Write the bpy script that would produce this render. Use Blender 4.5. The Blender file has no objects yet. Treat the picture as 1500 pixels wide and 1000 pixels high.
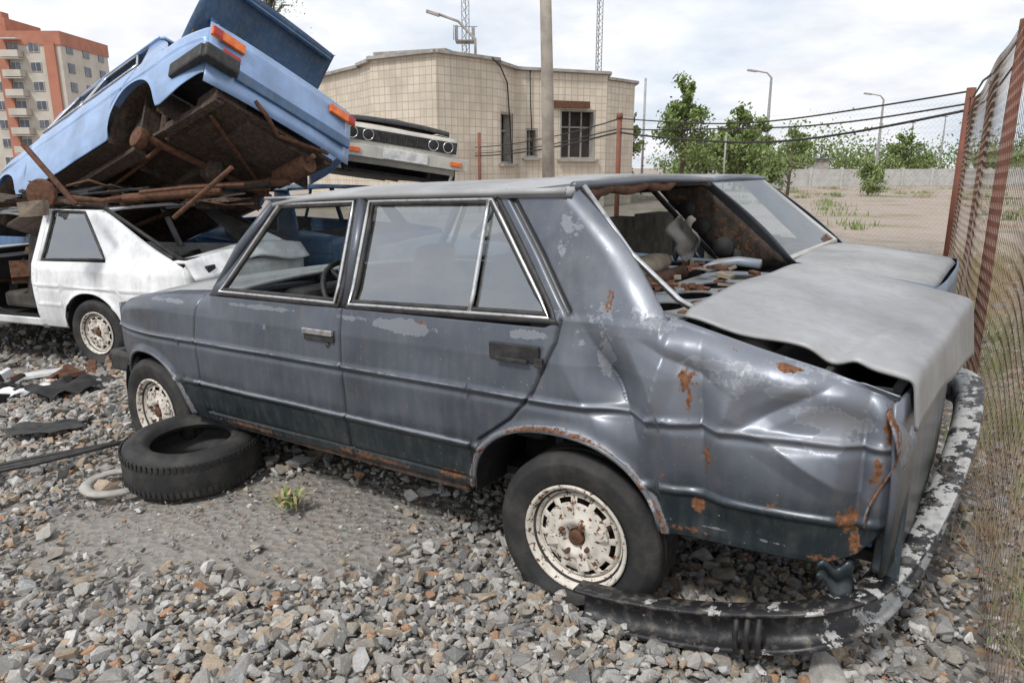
import bpy, bmesh, math, random
import numpy as np
from mathutils import Vector, Matrix, noise
random.seed(7); np.random.seed(7)
C=bpy.context.scene.collection
# ------------------------------------------------------------------ node helpers
def newmat(name):
    m=bpy.data.materials.new(name); m.use_nodes=True
    nt=m.node_tree; b=nt.nodes['Principled BSDF']; return m,nt,b
def nd(nt,t,**k):
    n=nt.nodes.new(t)
    for a,v in k.items():
        if a in n.inputs: n.inputs[a].default_value=v
        else: setattr(n,a,v)
    return n
def mixc(nt,fac,a,b,bt='MIX'):
    n=nt.nodes.new('ShaderNodeMix'); n.data_type='RGBA'; n.blend_type=bt
    for i,v in ((0,fac),(6,a),(7,b)):
        if hasattr(v,'links') : nt.links.new(v,n.inputs[i])
        elif i==0: n.inputs[0].default_value=v
        else: n.inputs[i].default_value=(*v,1) if len(v)==3 else v
    return n.outputs[2]
def mth(nt,op,a,b=None,c=None,clamp=False):
    n=nt.nodes.new('ShaderNodeMath'); n.operation=op; n.use_clamp=clamp
    for i,v in enumerate((a,b,c)):
        if v is None: continue
        if hasattr(v,'links'): nt.links.new(v,n.inputs[i])
        else: n.inputs[i].default_value=v
    return n.outputs[0]
def ramp(nt,f,lo,hi):
    n=nt.nodes.new('ShaderNodeMapRange'); n.clamp=True
    nt.links.new(f,n.inputs[0]); n.inputs[1].default_value=lo; n.inputs[2].default_value=hi
    return n.outputs[0]
def tc(nt,k='Object'): return nt.nodes.new('ShaderNodeTexCoord').outputs[k]
def noi(nt,vec,scale,detail=4,rough=.55):
    n=nd(nt,'ShaderNodeTexNoise'); n.inputs['Scale'].default_value=scale; n.inputs['Detail'].default_value=detail
    n.inputs['Roughness'].default_value=rough; nt.links.new(vec,n.inputs['Vector']); return n.outputs[0]
def bump(nt,b,h,strength=.3,dist=.01):
    n=nt.nodes.new('ShaderNodeBump'); n.inputs['Strength'].default_value=strength; n.inputs['Distance'].default_value=dist
    nt.links.new(h,n.inputs['Height']); nt.links.new(n.outputs[0],b.inputs['Normal'])
def simple(name,col,rough=.6,metal=0,col2=None,scale=12,lo=.4,hi=.65,bs=.0,spec=None):
    m,nt,b=newmat(name); v=tc(nt)
    n=noi(nt,v,scale,6)
    c2=col2 if col2 else tuple(c*.6 for c in col)
    nt.links.new(mixc(nt,ramp(nt,n,lo,hi),col,c2),b.inputs['Base Color'])
    b.inputs['Roughness'].default_value=rough; b.inputs['Metallic'].default_value=metal
    if spec is not None: b.inputs['Specular IOR Level'].default_value=spec
    if bs: bump(nt,b,noi(nt,v,scale*4,4),bs,.01)
    return m
def paint(name,col,peel,peelamt=.0,rough=.32,dirt=.5,rustamt=0.0,low=None,metal=0.0,coat=.3,rustglobal=.78,rear_tone=None):
    m,nt,b=newmat(name); v=tc(nt)
    at=nd(nt,'ShaderNodeAttribute',attribute_name='m'); sp=nt.nodes.new('ShaderNodeSeparateColor'); nt.links.new(at.outputs['Color'],sp.inputs[0])
    R,G,Bc=sp.outputs[0],sp.outputs[1],sp.outputs[2]
    n0=noi(nt,v,3,5); c=mixc(nt,ramp(nt,n0,.3,.7),tuple(x*.70 for x in col),tuple(min(1,x*1.28) for x in col))
    sx=nt.nodes.new('ShaderNodeSeparateXYZ'); nt.links.new(v,sx.inputs[0])
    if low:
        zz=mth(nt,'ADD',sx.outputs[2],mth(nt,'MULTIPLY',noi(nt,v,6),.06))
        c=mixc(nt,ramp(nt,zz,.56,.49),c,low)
    if rear_tone:  # paler tone blended in towards the tail and the upper body
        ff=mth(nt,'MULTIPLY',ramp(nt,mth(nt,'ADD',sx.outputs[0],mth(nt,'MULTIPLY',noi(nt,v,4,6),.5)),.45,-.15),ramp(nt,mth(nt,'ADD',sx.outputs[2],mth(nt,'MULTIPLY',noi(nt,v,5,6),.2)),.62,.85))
        c=mixc(nt,mth(nt,'MULTIPLY',ff,.6),c,rear_tone)
    # peeled lacquer
    pn=mth(nt,'ADD',mth(nt,'MULTIPLY',noi(nt,v,4.5,10,.68),.55),mth(nt,'MULTIPLY',noi(nt,v,19,8,.7),.45))
    np_=mth(nt,'ADD',pn,mth(nt,'ADD',mth(nt,'MULTIPLY',Bc,.72),peelamt))
    pf=ramp(nt,np_,.78,.80); edge=mth(nt,'MULTIPLY',ramp(nt,np_,.755,.775),mth(nt,'SUBTRACT',1.0,pf))
    c=mixc(nt,mth(nt,'MULTIPLY',pf,.85),c,peel); c=mixc(nt,mth(nt,'MULTIPLY',edge,.5),c,tuple(min(1,x*1.7) for x in peel))
    d=noi(nt,v,14,8,.7)
    mp=nt.nodes.new('ShaderNodeMapping'); mp.inputs['Scale'].default_value=(22,22,2); nt.links.new(v,mp.inputs[0])
    st=noi(nt,mp.outputs[0],1.5,5)
    df=mth(nt,'MULTIPLY',ramp(nt,mth(nt,'MULTIPLY',d,st),.2,.5),dirt)
    c=mixc(nt,df,c,(.26,.235,.20))
    ch=ramp(nt,noi(nt,v,90,3),.70,.73); c=mixc(nt,mth(nt,'MULTIPLY',ch,.6),c,(.38,.36,.33))
    rn=mth(nt,'ADD',mth(nt,'MULTIPLY',noi(nt,v,24,8,.7),.5),mth(nt,'MULTIPLY',noi(nt,v,75,5,.65),.5))
    rf=ramp(nt,mth(nt,'ADD',mth(nt,'ADD',mth(nt,'MULTIPLY',G,.76),rn),rustamt),.78,.86)
    rf2=ramp(nt,mth(nt,'ADD',mth(nt,'MULTIPLY',G,.72),mth(nt,'ADD',noi(nt,v,60,4),rustamt)),rustglobal,rustglobal+.05)
    rc=mixc(nt,ramp(nt,noi(nt,v,70,5),.3,.7),(.055,.022,.012),(.24,.105,.045))
    rr=mth(nt,'MAXIMUM',rf,rf2)
    c=mixc(nt,rr,c,rc)
    c=mixc(nt,R,c,(.006,.006,.007))
    nt.links.new(c,b.inputs['Base Color'])
    ro=mth(nt,'ADD',mth(nt,'ADD',rough,mth(nt,'MULTIPLY',pf,.12)),mth(nt,'ADD',mth(nt,'MULTIPLY',rr,.5),mth(nt,'MULTIPLY',df,.5)),clamp=True)
    ro=mth(nt,'ADD',ro,mth(nt,'MULTIPLY',mth(nt,'SUBTRACT',noi(nt,v,9,5),.5),.25),clamp=True)
    nt.links.new(ro,b.inputs['Roughness'])
    nt.links.new(mth(nt,'MULTIPLY',mth(nt,'SUBTRACT',1.0,mth(nt,'MAXIMUM',rr,R)),metal),b.inputs['Metallic'])
    nt.links.new(mth(nt,'MULTIPLY',mth(nt,'SUBTRACT',1.0,mth(nt,'MAXIMUM',rr,mth(nt,'MAXIMUM',pf,R))),coat),b.inputs['Coat Weight'])
    b.inputs['Coat Roughness'].default_value=.14
    hh=mth(nt,'ADD',mth(nt,'MULTIPLY',noi(nt,v,5,2),.6),mth(nt,'MULTIPLY',mth(nt,'MULTIPLY',noi(nt,v,80,2),mth(nt,'ADD',G,max(0.0,rustamt*2))),.5))
    bump(nt,b,hh,.25,.012)
    return m
def glassmat(name,tint=(.55,.62,.62),refl=.16,dirt=.25):
    m,nt,b=newmat(name); v=tc(nt)
    out=nt.nodes['Material Output']
    t=nt.nodes.new('ShaderNodeBsdfTransparent'); t.inputs[0].default_value=(*tint,1)
    g=nt.nodes.new('ShaderNodeBsdfGlossy'); g.inputs['Roughness'].default_value=.02
    d=nt.nodes.new('ShaderNodeBsdfDiffuse'); d.inputs[0].default_value=(.35,.33,.30,1)
    lw=nt.nodes.new('ShaderNodeLayerWeight'); lw.inputs[0].default_value=.35
    f=mth(nt,'ADD',mth(nt,'MULTIPLY',lw.outputs[0],1.0),refl,clamp=True)
    bm=nt.nodes.new('ShaderNodeBump'); bm.inputs['Strength'].default_value=.08; bm.inputs['Distance'].default_value=.02
    nt.links.new(noi(nt,v,3,2),bm.inputs['Height']); nt.links.new(bm.outputs[0],g.inputs['Normal'])
    a=nt.nodes.new('ShaderNodeMixShader'); nt.links.new(f,a.inputs[0]); nt.links.new(t.outputs[0],a.inputs[1]); nt.links.new(g.outputs[0],a.inputs[2])
    e=nt.nodes.new('ShaderNodeMixShader'); nt.links.new(mth(nt,'MULTIPLY',ramp(nt,noi(nt,v,7,8,.7),.35,.75),dirt),e.inputs[0])
    nt.links.new(a.outputs[0],e.inputs[1]); nt.links.new(d.outputs[0],e.inputs[2]); nt.links.new(e.outputs[0],out.inputs[0])
    return m
# ------------------------------------------------------------------ mesh helpers
class MB:
    def __init__(s): s.v=[]; s.f=[]; s.mi=[]; s.sm=[]
    def add(s,vs,fs,mi=0,sm=False):
        o=len(s.v); s.v+= [tuple(v) for v in vs]; s.f+=[tuple(i+o for i in f) for f in fs]; s.mi+=[mi]*len(fs); s.sm+=[sm]*len(fs)
    def box(s,c,d,mi=0,R=None,jit=0):
        vs=[]
        for x in(-1,1):
            for y in(-1,1):
                for z in(-1,1):
                    p=Vector((x*d[0]/2,y*d[1]/2,z*d[2]/2))
                    if jit: p+=Vector([random.uniform(-jit,jit) for _ in range(3)])
                    if R is not None: p=R@p
                    vs.append(p+Vector(c))
        s.add(vs,[(0,1,3,2),(4,6,7,5),(0,4,5,1),(2,3,7,6),(0,2,6,4),(1,5,7,3)],mi)
    def tube(s,pts,r,mi=0,n=8,closed=False,flat=1.0):
        pts=[Vector(p) for p in pts]; N=len(pts); vs=[]
        rr=r if isinstance(r,(list,tuple)) else [r]*N
        prev=None
        for i,p in enumerate(pts):
            a=pts[(i-1)%N] if (closed or i>0) else p; b=pts[(i+1)%N] if (closed or i<N-1) else p
            t=(b-a).normalized()
            if prev is None:
                u=t.cross(Vector((0,0,1)))
                if u.length<.1: u=t.cross(Vector((0,1,0)))
            else: u=prev-t*prev.dot(t)
            u.normalize(); w=t.cross(u); prev=u
            for k in range(n):
                an=2*math.pi*k/n; vs.append(p+(u*math.cos(an)+w*math.sin(an)*flat)*rr[i])
        fs=[]
        for i in range(N if closed else N-1):
            j=(i+1)%N
            for k in range(n):
                l=(k+1)%n; fs.append((i*n+k,i*n+l,j*n+l,j*n+k))
        if not closed: fs+= [tuple(range(n))[::-1],tuple((N-1)*n+k for k in range(n))]
        s.add(vs,fs,mi,True)
    def lathe(s,prof,mi=0,n=48,skip=None,T=None):
        vs=[];fs=[]
        for (r,y) in prof:
            for k in range(n):
                a=2*math.pi*k/n; p=Vector((r*math.cos(a),y,r*math.sin(a))); vs.append(T@p if T is not None else p)
        for i in range(len(prof)-1):
            for k in range(n):
                if skip and skip(i,k): continue
                l=(k+1)%n; fs.append((i*n+k,(i+1)*n+k,(i+1)*n+l,i*n+l))
        s.add(vs,fs,mi,True)
    def build(s,name,mats,parent=None,bevel=0,solid=0,subd=0,weld=False):
        me=bpy.data.meshes.new(name); me.from_pydata(s.v,[],s.f)
        for m in (mats if isinstance(mats,list) else [mats]): me.materials.append(m)
        me.polygons.foreach_set('material_index',s.mi); me.polygons.foreach_set('use_smooth',s.sm); me.update()
        o=bpy.data.objects.new(name,me); C.objects.link(o)
        if parent: o.parent=parent
        if weld: o.modifiers.new('w','WELD').merge_threshold=.0005
        if solid:
            q=o.modifiers.new('s','SOLIDIFY'); q.thickness=solid; q.offset=-1
        if bevel:
            q=o.modifiers.new('b','BEVEL'); q.width=bevel; q.segments=2; q.limit_method='ANGLE'; q.angle_limit=.6
        if subd:
            q=o.modifiers.new('ss','SUBSURF'); q.levels=subd; q.render_levels=subd
        return o
def empty(name,M=None):
    e=bpy.data.objects.new(name,None); e.empty_display_size=.2; C.objects.link(e)
    if M is not None: e.matrix_world=M
    return e
def frame(O,X,Y,Z):
    M=Matrix.Identity(4)
    for i in range(3):
        M[i][0]=X[i];M[i][1]=Y[i];M[i][2]=Z[i];M[i][3]=O[i]
    return M
def ground_z(x,y):
    a=min(0,max(-4.2,x)); w=max(0.,min(1.,(14-y)/6.)); return -.02*a*a*w
# ------------------------------------------------------------------ materials
M_gray=paint('faded_blue_gray_paint',(.088,.100,.124),(.225,.235,.26),peelamt=.065,rough=.39,dirt=.26,low=(.020,.031,.038),metal=.4,coat=.12,rear_tone=(.24,.26,.30))
M_graytop=paint('weathered_top_paint',(.31,.312,.315),(.42,.415,.40),peelamt=.0,rough=.55,dirt=.5,coat=.0)
M_lid=paint('weathered_lid_paint',(.275,.278,.285),(.41,.40,.385),peelamt=.03,rough=.46,dirt=.5,coat=.05,rustglobal=.79)
M_white=paint('old_white_paint',(.78,.79,.80),(.6,.6,.58),peelamt=-.1,rough=.3,dirt=.35,coat=.4)
M_blue=paint('light_blue_paint',(.22,.34,.56),(.30,.40,.58),peelamt=-.03,rough=.28,dirt=.28,coat=.5,rustglobal=.76)
M_blued=paint('deep_blue_paint',(.03,.09,.19),(.05,.11,.2),peelamt=-.05,rough=.4,dirt=.4,coat=.2,rustamt=.03)
M_beige=paint('pale_gray_paint',(.55,.53,.47),(.45,.43,.38),peelamt=-.05,rough=.35,dirt=.3,coat=.3)
M_dgray=paint('dull_blue_gray_paint',(.10,.14,.20),(.2,.22,.25),peelamt=.0,rough=.45,dirt=.4,coat=.1)
M_silver=paint('dull_silver_paint',(.27,.27,.268),(.30,.30,.30),peelamt=.0,rough=.5,dirt=.5,coat=.05)
M_under=paint('rusty_underbody',(.038,.025,.018),(.085,.052,.032),peelamt=.10,rough=.85,dirt=.4,rustamt=.20,coat=0)
M_rust=simple('rusty_steel',(.14,.06,.03),.85,0,(.06,.03,.018),25,bs=.4)
M_black=simple('black_rubber',(.016,.016,.017),.6,0,(.045,.042,.038),18,bs=.2)
M_tyre=simple('tyre_rubber',(.018,.018,.018),.75,0,(.06,.055,.048),9,.45,.75,bs=.3)
M_dark=simple('dark_interior',(.014,.014,.015),.8,0,(.035,.032,.03),10,bs=.2)
M_chrome=simple('dull_chrome',(.62,.62,.62),.28,.9,(.40,.38,.36),40,.5,.7)
M_seat=simple('dusty_seat_cloth',(.30,.25,.19),.95,0,(.15,.11,.08),9,bs=.4)
M_seatd=simple('dark_seat_cloth',(.05,.045,.042),.95,0,(.10,.085,.07),9,bs=.4)
M_rim=paint('white_steel_rim',(.62,.58,.51),(.42,.36,.28),peelamt=.04,rough=.55,dirt=.7,rustamt=.13,coat=0,rustglobal=.69)
M_orange=simple('orange_lens',(.80,.20,.03),.2,0,(.6,.10,.02),12)
M_redlens=simple('red_lens',(.45,.03,.02),.2,0,(.3,.02,.015),12)
M_glass=glassmat('car_glass',(.50,.57,.57),.36,.12)
M_glass2=glassmat('clear_glass',(.7,.76,.76),.10,.3)
M_steel=simple('shelf_steel',(.24,.29,.34),.5,.2,(.28,.24,.2),14)
def bumpermat():
    m,nt,b=newmat('chipped_bumper'); v=tc(nt)
    sx=nt.nodes.new('ShaderNodeSeparateXYZ'); nt.links.new(v,sx.inputs[0])
    n=noi(nt,v,11,9,.68)
    g=ramp(nt,sx.outputs[0],-.6,-.9)
    f=ramp(nt,mth(nt,'ADD',n,mth(nt,'MULTIPLY',g,.13)),.615,.63)
    c=mixc(nt,f,(.018,.018,.02),(.42,.42,.41)); c=mixc(nt,ramp(nt,noi(nt,v,30,5),.5,.75),c,(.16,.14,.12))
    nt.links.new(c,b.inputs['Base Color']); b.inputs['Roughness'].default_value=.42
    bump(nt,b,noi(nt,v,60,2),.25,.004); return m
M_bump=bumpermat()
# ------------------------------------------------------------------ car builder
def seg_dist(X,Z,pl):
    D=np.full(X.shape,9.)
    for (a,b),(c,d) in zip(pl[:-1],pl[1:]):
        t=np.clip(((X-a)*(c-a)+(Z-b)*(d-b))/((c-a)**2+(d-b)**2+1e-9),0,1)
        D=np.minimum(D,np.hypot(X-a-t*(c-a),Z-b-t*(d-b)))
    return D
def yside(x,z,P):
    x=np.asarray(x,float); z=np.asarray(z,float); b=P['belt']
    s=np.interp(z,[.28,.36,.48,.60,.68,.80,b,b+.05],[-.04,-.018,0,.006,.010,.000,-.022,-.038])
    s=s-np.clip(z-(b+.03),0,9)*P.get('tumble',.38)
    n=np.clip((x-(P['nose']-.6))/.6,0,1)**2.2*.10; t=np.clip((P['tail']+.42-x)/.42,0,1)**2*.06
    return P['hw']+s-n-t
def car_shell(P,par,side=1,hi=False,mat=None):
    dx=P['dx'] if hi else P.get('dx2',.03); nr=P['rows'] if hi else P.get('rows2',24)
    xs=np.arange(P['tail'],P['nose']+dx/2,dx); nc=len(xs)
    zt=np.interp(xs,*zip(*P['ztop'])); zl=np.interp(xs,*zip(*P['zlow']))
    for (c,hw_,top,pw) in P['arches']:
        q=np.clip(1-np.abs((xs-c)/hw_)**pw,0,1)**(1/pw); a=P['zlow0']+(top-P['zlow0'])*q
        ins=np.abs(xs-c)<hw_; zl=np.where(ins,np.maximum(zl,a),zl)
    T=np.linspace(0,1,nr)[:,None]
    X=np.repeat(xs[None],nr,0); Z=zl+(zt-zl)*T; Y=yside(X,Z,P)
    trunkm=((xs<P['sail'][0]+.0)|(xs>P['cowl'])).astype(float)
    rd=np.clip((Z-(zt-.06))/.06,0,1)**2*.035*trunkm; Y=Y-rd
    for e,sg in ((P['nose'],1),(P['tail'],-1)):
        dd=np.clip(1-np.abs(xs-e)/.06,0,1)**2*.03; Y=Y-dd
    Y=Y+.009*np.exp(-((Z-P['crease'])/.009)**2)-.006*np.exp(-((Z-P['crease']+.02)/.012)**2)
    if P.get('mould'): Y=Y+.010*np.exp(-((Z-P['mould'])/.011)**4)
    for (c,hw_,top,pw) in P['arches']:
        r=np.hypot((X-c)/hw_,(Z-P['zlow0'])/(top-P['zlow0']))
        Y=Y+.016*np.exp(-((r-1.02)/.07)**2)*(Z>.3)
    A=np.zeros(X.shape+(4,)); A[...,3]=1
    if side>0 and P.get('seams'):
        for pl in P['seams']:
            d=seg_dist(X,Z,pl); Y=Y-.012*np.exp(-(d/.005)**2); A[...,0]=np.maximum(A[...,0],np.exp(-(d/.0045)**2)*.95)
    if side>0 and hi:
        for f in P.get('dents',[]): Y=Y+f(X,Z)
    Y=Y+.0022*np.sin(X*5.1+Z*7)*np.sin(Z*9-X*3.1)+.0015*np.sin(X*13.1+Z*5)*np.sin(Z*17+X*2)
    if side>0 and P.get('masks') and hi: P['masks'](X,Z,A)
    V=[np.stack([X,Y*side,Z],-1).reshape(-1,3)]; AA=[A.reshape(-1,4)]; F=[]
    def gridf(idx,keep=None):
        a=idx[:-1,:-1].ravel();b=idx[:-1,1:].ravel();c=idx[1:,1:].ravel();d=idx[1:,:-1].ravel()
        f=np.stack([a,b,c,d],1) if side<0 else np.stack([d,c,b,a],1)
        if keep is not None: f=f[keep.ravel()]
        return f
    I=np.arange(nr*nc).reshape(nr,nc); keep=None
    if side>0 and P.get('cut'):
        xm=X[:-1,:-1]; zm=Z[:-1,:-1]; keep=~((xm>P['cut'][0]+.03*np.sin(zm*20))&(xm<P['cut'][1])&(zm>P['cut'][2]))
    F.append(gridf(I,keep)); off=nr*nc
    for sel in (xs<=P['sail'][0]+dx/2, xs>=P['cowl']-dx/2):
        ci=np.where(sel)[0]
        if len(ci)<2: continue
        k=6; tt=np.linspace(0,1,k+1)[1:,None]
        yb=Y[-1,ci]; yi=(P['inner'] if xs[ci][0]>0 else P.get('inner_t',P['inner']))-np.clip((xs[ci]-(P['nose']-.6))/.6,0,1)**2*.08
        ys=yb+(yi-yb)*tt; zs=zt[ci]+.012*np.sin(tt*1.57); xx=np.repeat(xs[ci][None],k,0)
        V.append(np.stack([xx,ys*side,zs],-1).reshape(-1,3)); a=np.zeros((k*len(ci),4)); a[:,3]=1; a[:,2]=.2; AA.append(a)
        J=np.arange(k*len(ci)).reshape(k,-1)+off; off+=k*len(ci)
        F.append(gridf(np.vstack([I[-1,ci][None],J])))
    s0,s1,t0,z0,t1,z1=P['sail']
    if not P.get('nosail'):
        ci=np.where((xs>=s0-dx/2)&(xs<=s1+dx/2))[0]
        k=60 if hi else 14; tt=np.linspace(0,1,k+1)[1:,None]
        w=(xs[ci]-xs[ci][0])/(xs[ci][-1]-xs[ci][0])
        tx=t0+(t1-t0)*w; tz=z0+(z1-z0)*w
        XX=xs[ci]+(tx-xs[ci])*tt; ZZ=zt[ci]+(tz-zt[ci])*tt
        XX=XX-P.get('sailcurve',.03)*np.sin(tt*3.14)*(1-w)
        YY=yside(XX,ZZ,P)+.0022*np.sin(XX*5.1+ZZ*7)*np.sin(ZZ*9-XX*3.1)
        YY=YY-np.clip(1-(w*np.ones_like(tt))/.25,0,1)**2*.03
        a=np.zeros(XX.shape+(4,)); a[...,3]=1
        if hi and side>0:
            if P.get('sailseam'):
                d=seg_dist(XX,ZZ,P['sailseam']); YY=YY-.012*np.exp(-(d/.012)**4); a[...,0]=np.maximum(a[...,0],np.exp(-(d/.012)**6)*.9)
            for f in P.get('dents',[]): YY=YY+f(XX,ZZ)
            P['masks'](XX,ZZ,a)
        V.append(np.stack([XX,YY*side,ZZ],-1).reshape(-1,3)); AA.append(a.reshape(-1,4))
        J=np.arange(XX.size).reshape(XX.shape)+off
        F.append(gridf(np.vstack([I[-1,ci][None],J])))
    V=np.concatenate(V); AA=np.concatenate(AA); F=np.concatenate(F)
    me=bpy.data.meshes.new('body_side'); me.from_pydata(V.tolist(),[],F.tolist()); me.materials.append(mat)
    me.polygons.foreach_set('use_smooth',np.ones(len(F),bool))
    ca=me.color_attributes.new('m','FLOAT_COLOR','POINT'); ca.data.foreach_set('color',AA.ravel().astype(np.float32)); me.update()
    o=bpy.data.objects.new('body_side',me); C.objects.link(o); o.parent=par
    q=o.modifiers.new('s','SOLIDIFY'); q.thickness=.004; q.offset=-1
    return o
def surf(name,fn,nu,nv,mat,par,thick=.006,attr=None,flip=False):
    V=[]
    for i in range(nu):
        for j in range(nv):
            V.append(fn(i/(nu-1),j/(nv-1)))
    F=[]
    for i in range(nu-1):
        for j in range(nv-1):
            f=(i*nv+j,(i+1)*nv+j,(i+1)*nv+j+1,i*nv+j+1); F.append(f[::-1] if flip else f)
    me=bpy.data.meshes.new(name); me.from_pydata([tuple(v) for v in V],[],F); me.materials.append(mat)
    me.polygons.foreach_set('use_smooth',[True]*len(F))
    if attr:
        ca=me.color_attributes.new('m','FLOAT_COLOR','POINT')
        ca.data.foreach_set('color',np.array([attr(*v) for v in V],np.float32).ravel())
    me.update(); o=bpy.data.objects.new(name,me); C.objects.link(o); o.parent=par
    if thick:
        q=o.modifiers.new('s','SOLIDIFY'); q.thickness=thick; q.offset=-1
    return o
def patch(name,cs,P,mat,par,off=0.,side=1,n=8,thick=.012):
    (a,b,c,d)=cs
    def fn(s,t):
        x=(a[0]*(1-s)+b[0]*s)*(1-t)+(d[0]*(1-s)+c[0]*s)*t; z=(a[1]*(1-s)+b[1]*s)*(1-t)+(d[1]*(1-s)+c[1]*s)*t
        return (x,float(yside(x,z,P)+off)*side,z)
    return surf(name,fn,n,n,mat,par,thick)
def onside(pts,P,off=0.004,side=1,sub=6,closed=True):
    out=[]; N=len(pts)
    for i in range(N if closed else N-1):
        a=pts[i]; b=pts[(i+1)%N]
        for k in range(sub):
            t=k/sub; x=a[0]+(b[0]-a[0])*t; z=a[1]+(b[1]-a[1])*t
            out.append((x,float(yside(x,z,P)+off)*side,z))
    if not closed: x,z=pts[-1]; out.append((x,float(yside(x,z,P)+off)*side,z))
    return out
def wheel(par,name,x,y,z,side=1,flat=.25,tyre=True,r=.285,toe=0,rim=None,rim_r=.176,rot=0):
    g=empty(name); g.parent=par; g.location=(x,y,z); g.rotation_euler=(0,0,toe)
    b=MB(); s=rim_r
    if tyre:
        prof=[(s-.012,-.155),(s+.01,-.175),(s+.04,-.19),(r-.03,-.192),(r-.006,-.178),(r,-.165),(r,-.135),(r-.006,-.132),(r-.006,-.128),(r,-.125),(r,-.1),(r-.006,-.098),(r-.006,-.092),(r,-.09),(r,-.062),(r-.006,-.06),(r-.006,-.055),(r,-.052),(r,-.025),(r-.006,-.012),(r-.03,.002),(r-.034,.004),(r-.040,.003),(s+.045,.004),(s+.038,.001),(s+.028,-.002),(s+.01,-.012),(s-.008,-.02),(s-.02,-.03)]
        b.lathe(prof,0,72)
        for i,v in enumerate(b.v):
            if flat and v[2]<-flat:
                d=(-flat-v[2]); yy=v[1]
                b.v[i]=(v[0]*1.02,yy+(.02 if yy>-.09 else -.02)*min(1,d/.02),-flat)
            elif flat and v[2]<0 and s+.02<math.hypot(v[0],v[2])<r-.01:
                k=(v[2]/-flat)**4*max(0,1-abs(v[0])/.16); b.v[i]=(v[0],v[1]+(.050 if v[1]>-.09 else -.05)*k,v[2])
        b.build('tyre',M_tyre,g)
    q=MB()
    q.lathe([(s+.004,-.012),(s+.006,-.004),(s+.0,0),(s-.008,-.006),(s-.014,-.028),(s-.026,-.034),(s-.030,-.052),(s-.034,-.085)],0,60)
    disc=[(s-.028,-.052),(s-.036,-.036),(s-.042,-.031),(s-.060,-.026),(s-.080,-.028),(.072,-.014),(.062,-.008),(.050,-.010),(.040,-.022),(.030,-.024),(.029,-.05)]
    q.lathe(disc,0,72,skip=lambda i,k:(i==2 and (k+rot)%6 in(0,1,2,3)))
    q.build('rim',rim or M_rim,g,solid=.004)
    q=MB()
    for k in range(4):
        a=k*math.pi/2+.5; c=(math.cos(a)*.052,-.004,math.sin(a)*.052)
        q.tube([(c[0],-.02,c[2]),(c[0],.006,c[2])],.009,0,6)
    for k in range(4):
        a=k*math.pi/2+.5+math.pi/4
        R=Matrix.Rotation(-a,3,'Y'); q.box(R@Vector((.088,-.018,0)),(.052,.014,.036),1,R)
    q.tube([(0,-.06,0),(0,-.012,0)],.026,0,14)
    q.build('hub',[M_rust,rim or M_rim],g,bevel=.005)
    q=MB(); q.lathe([(.0,-.075),(.13,-.075),(.145,-.15),(0,-.15)],0,24); q.build('brake_drum',M_under,g)
    if side<0: g.rotation_euler=(0,0,math.pi+toe)
    return g
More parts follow.
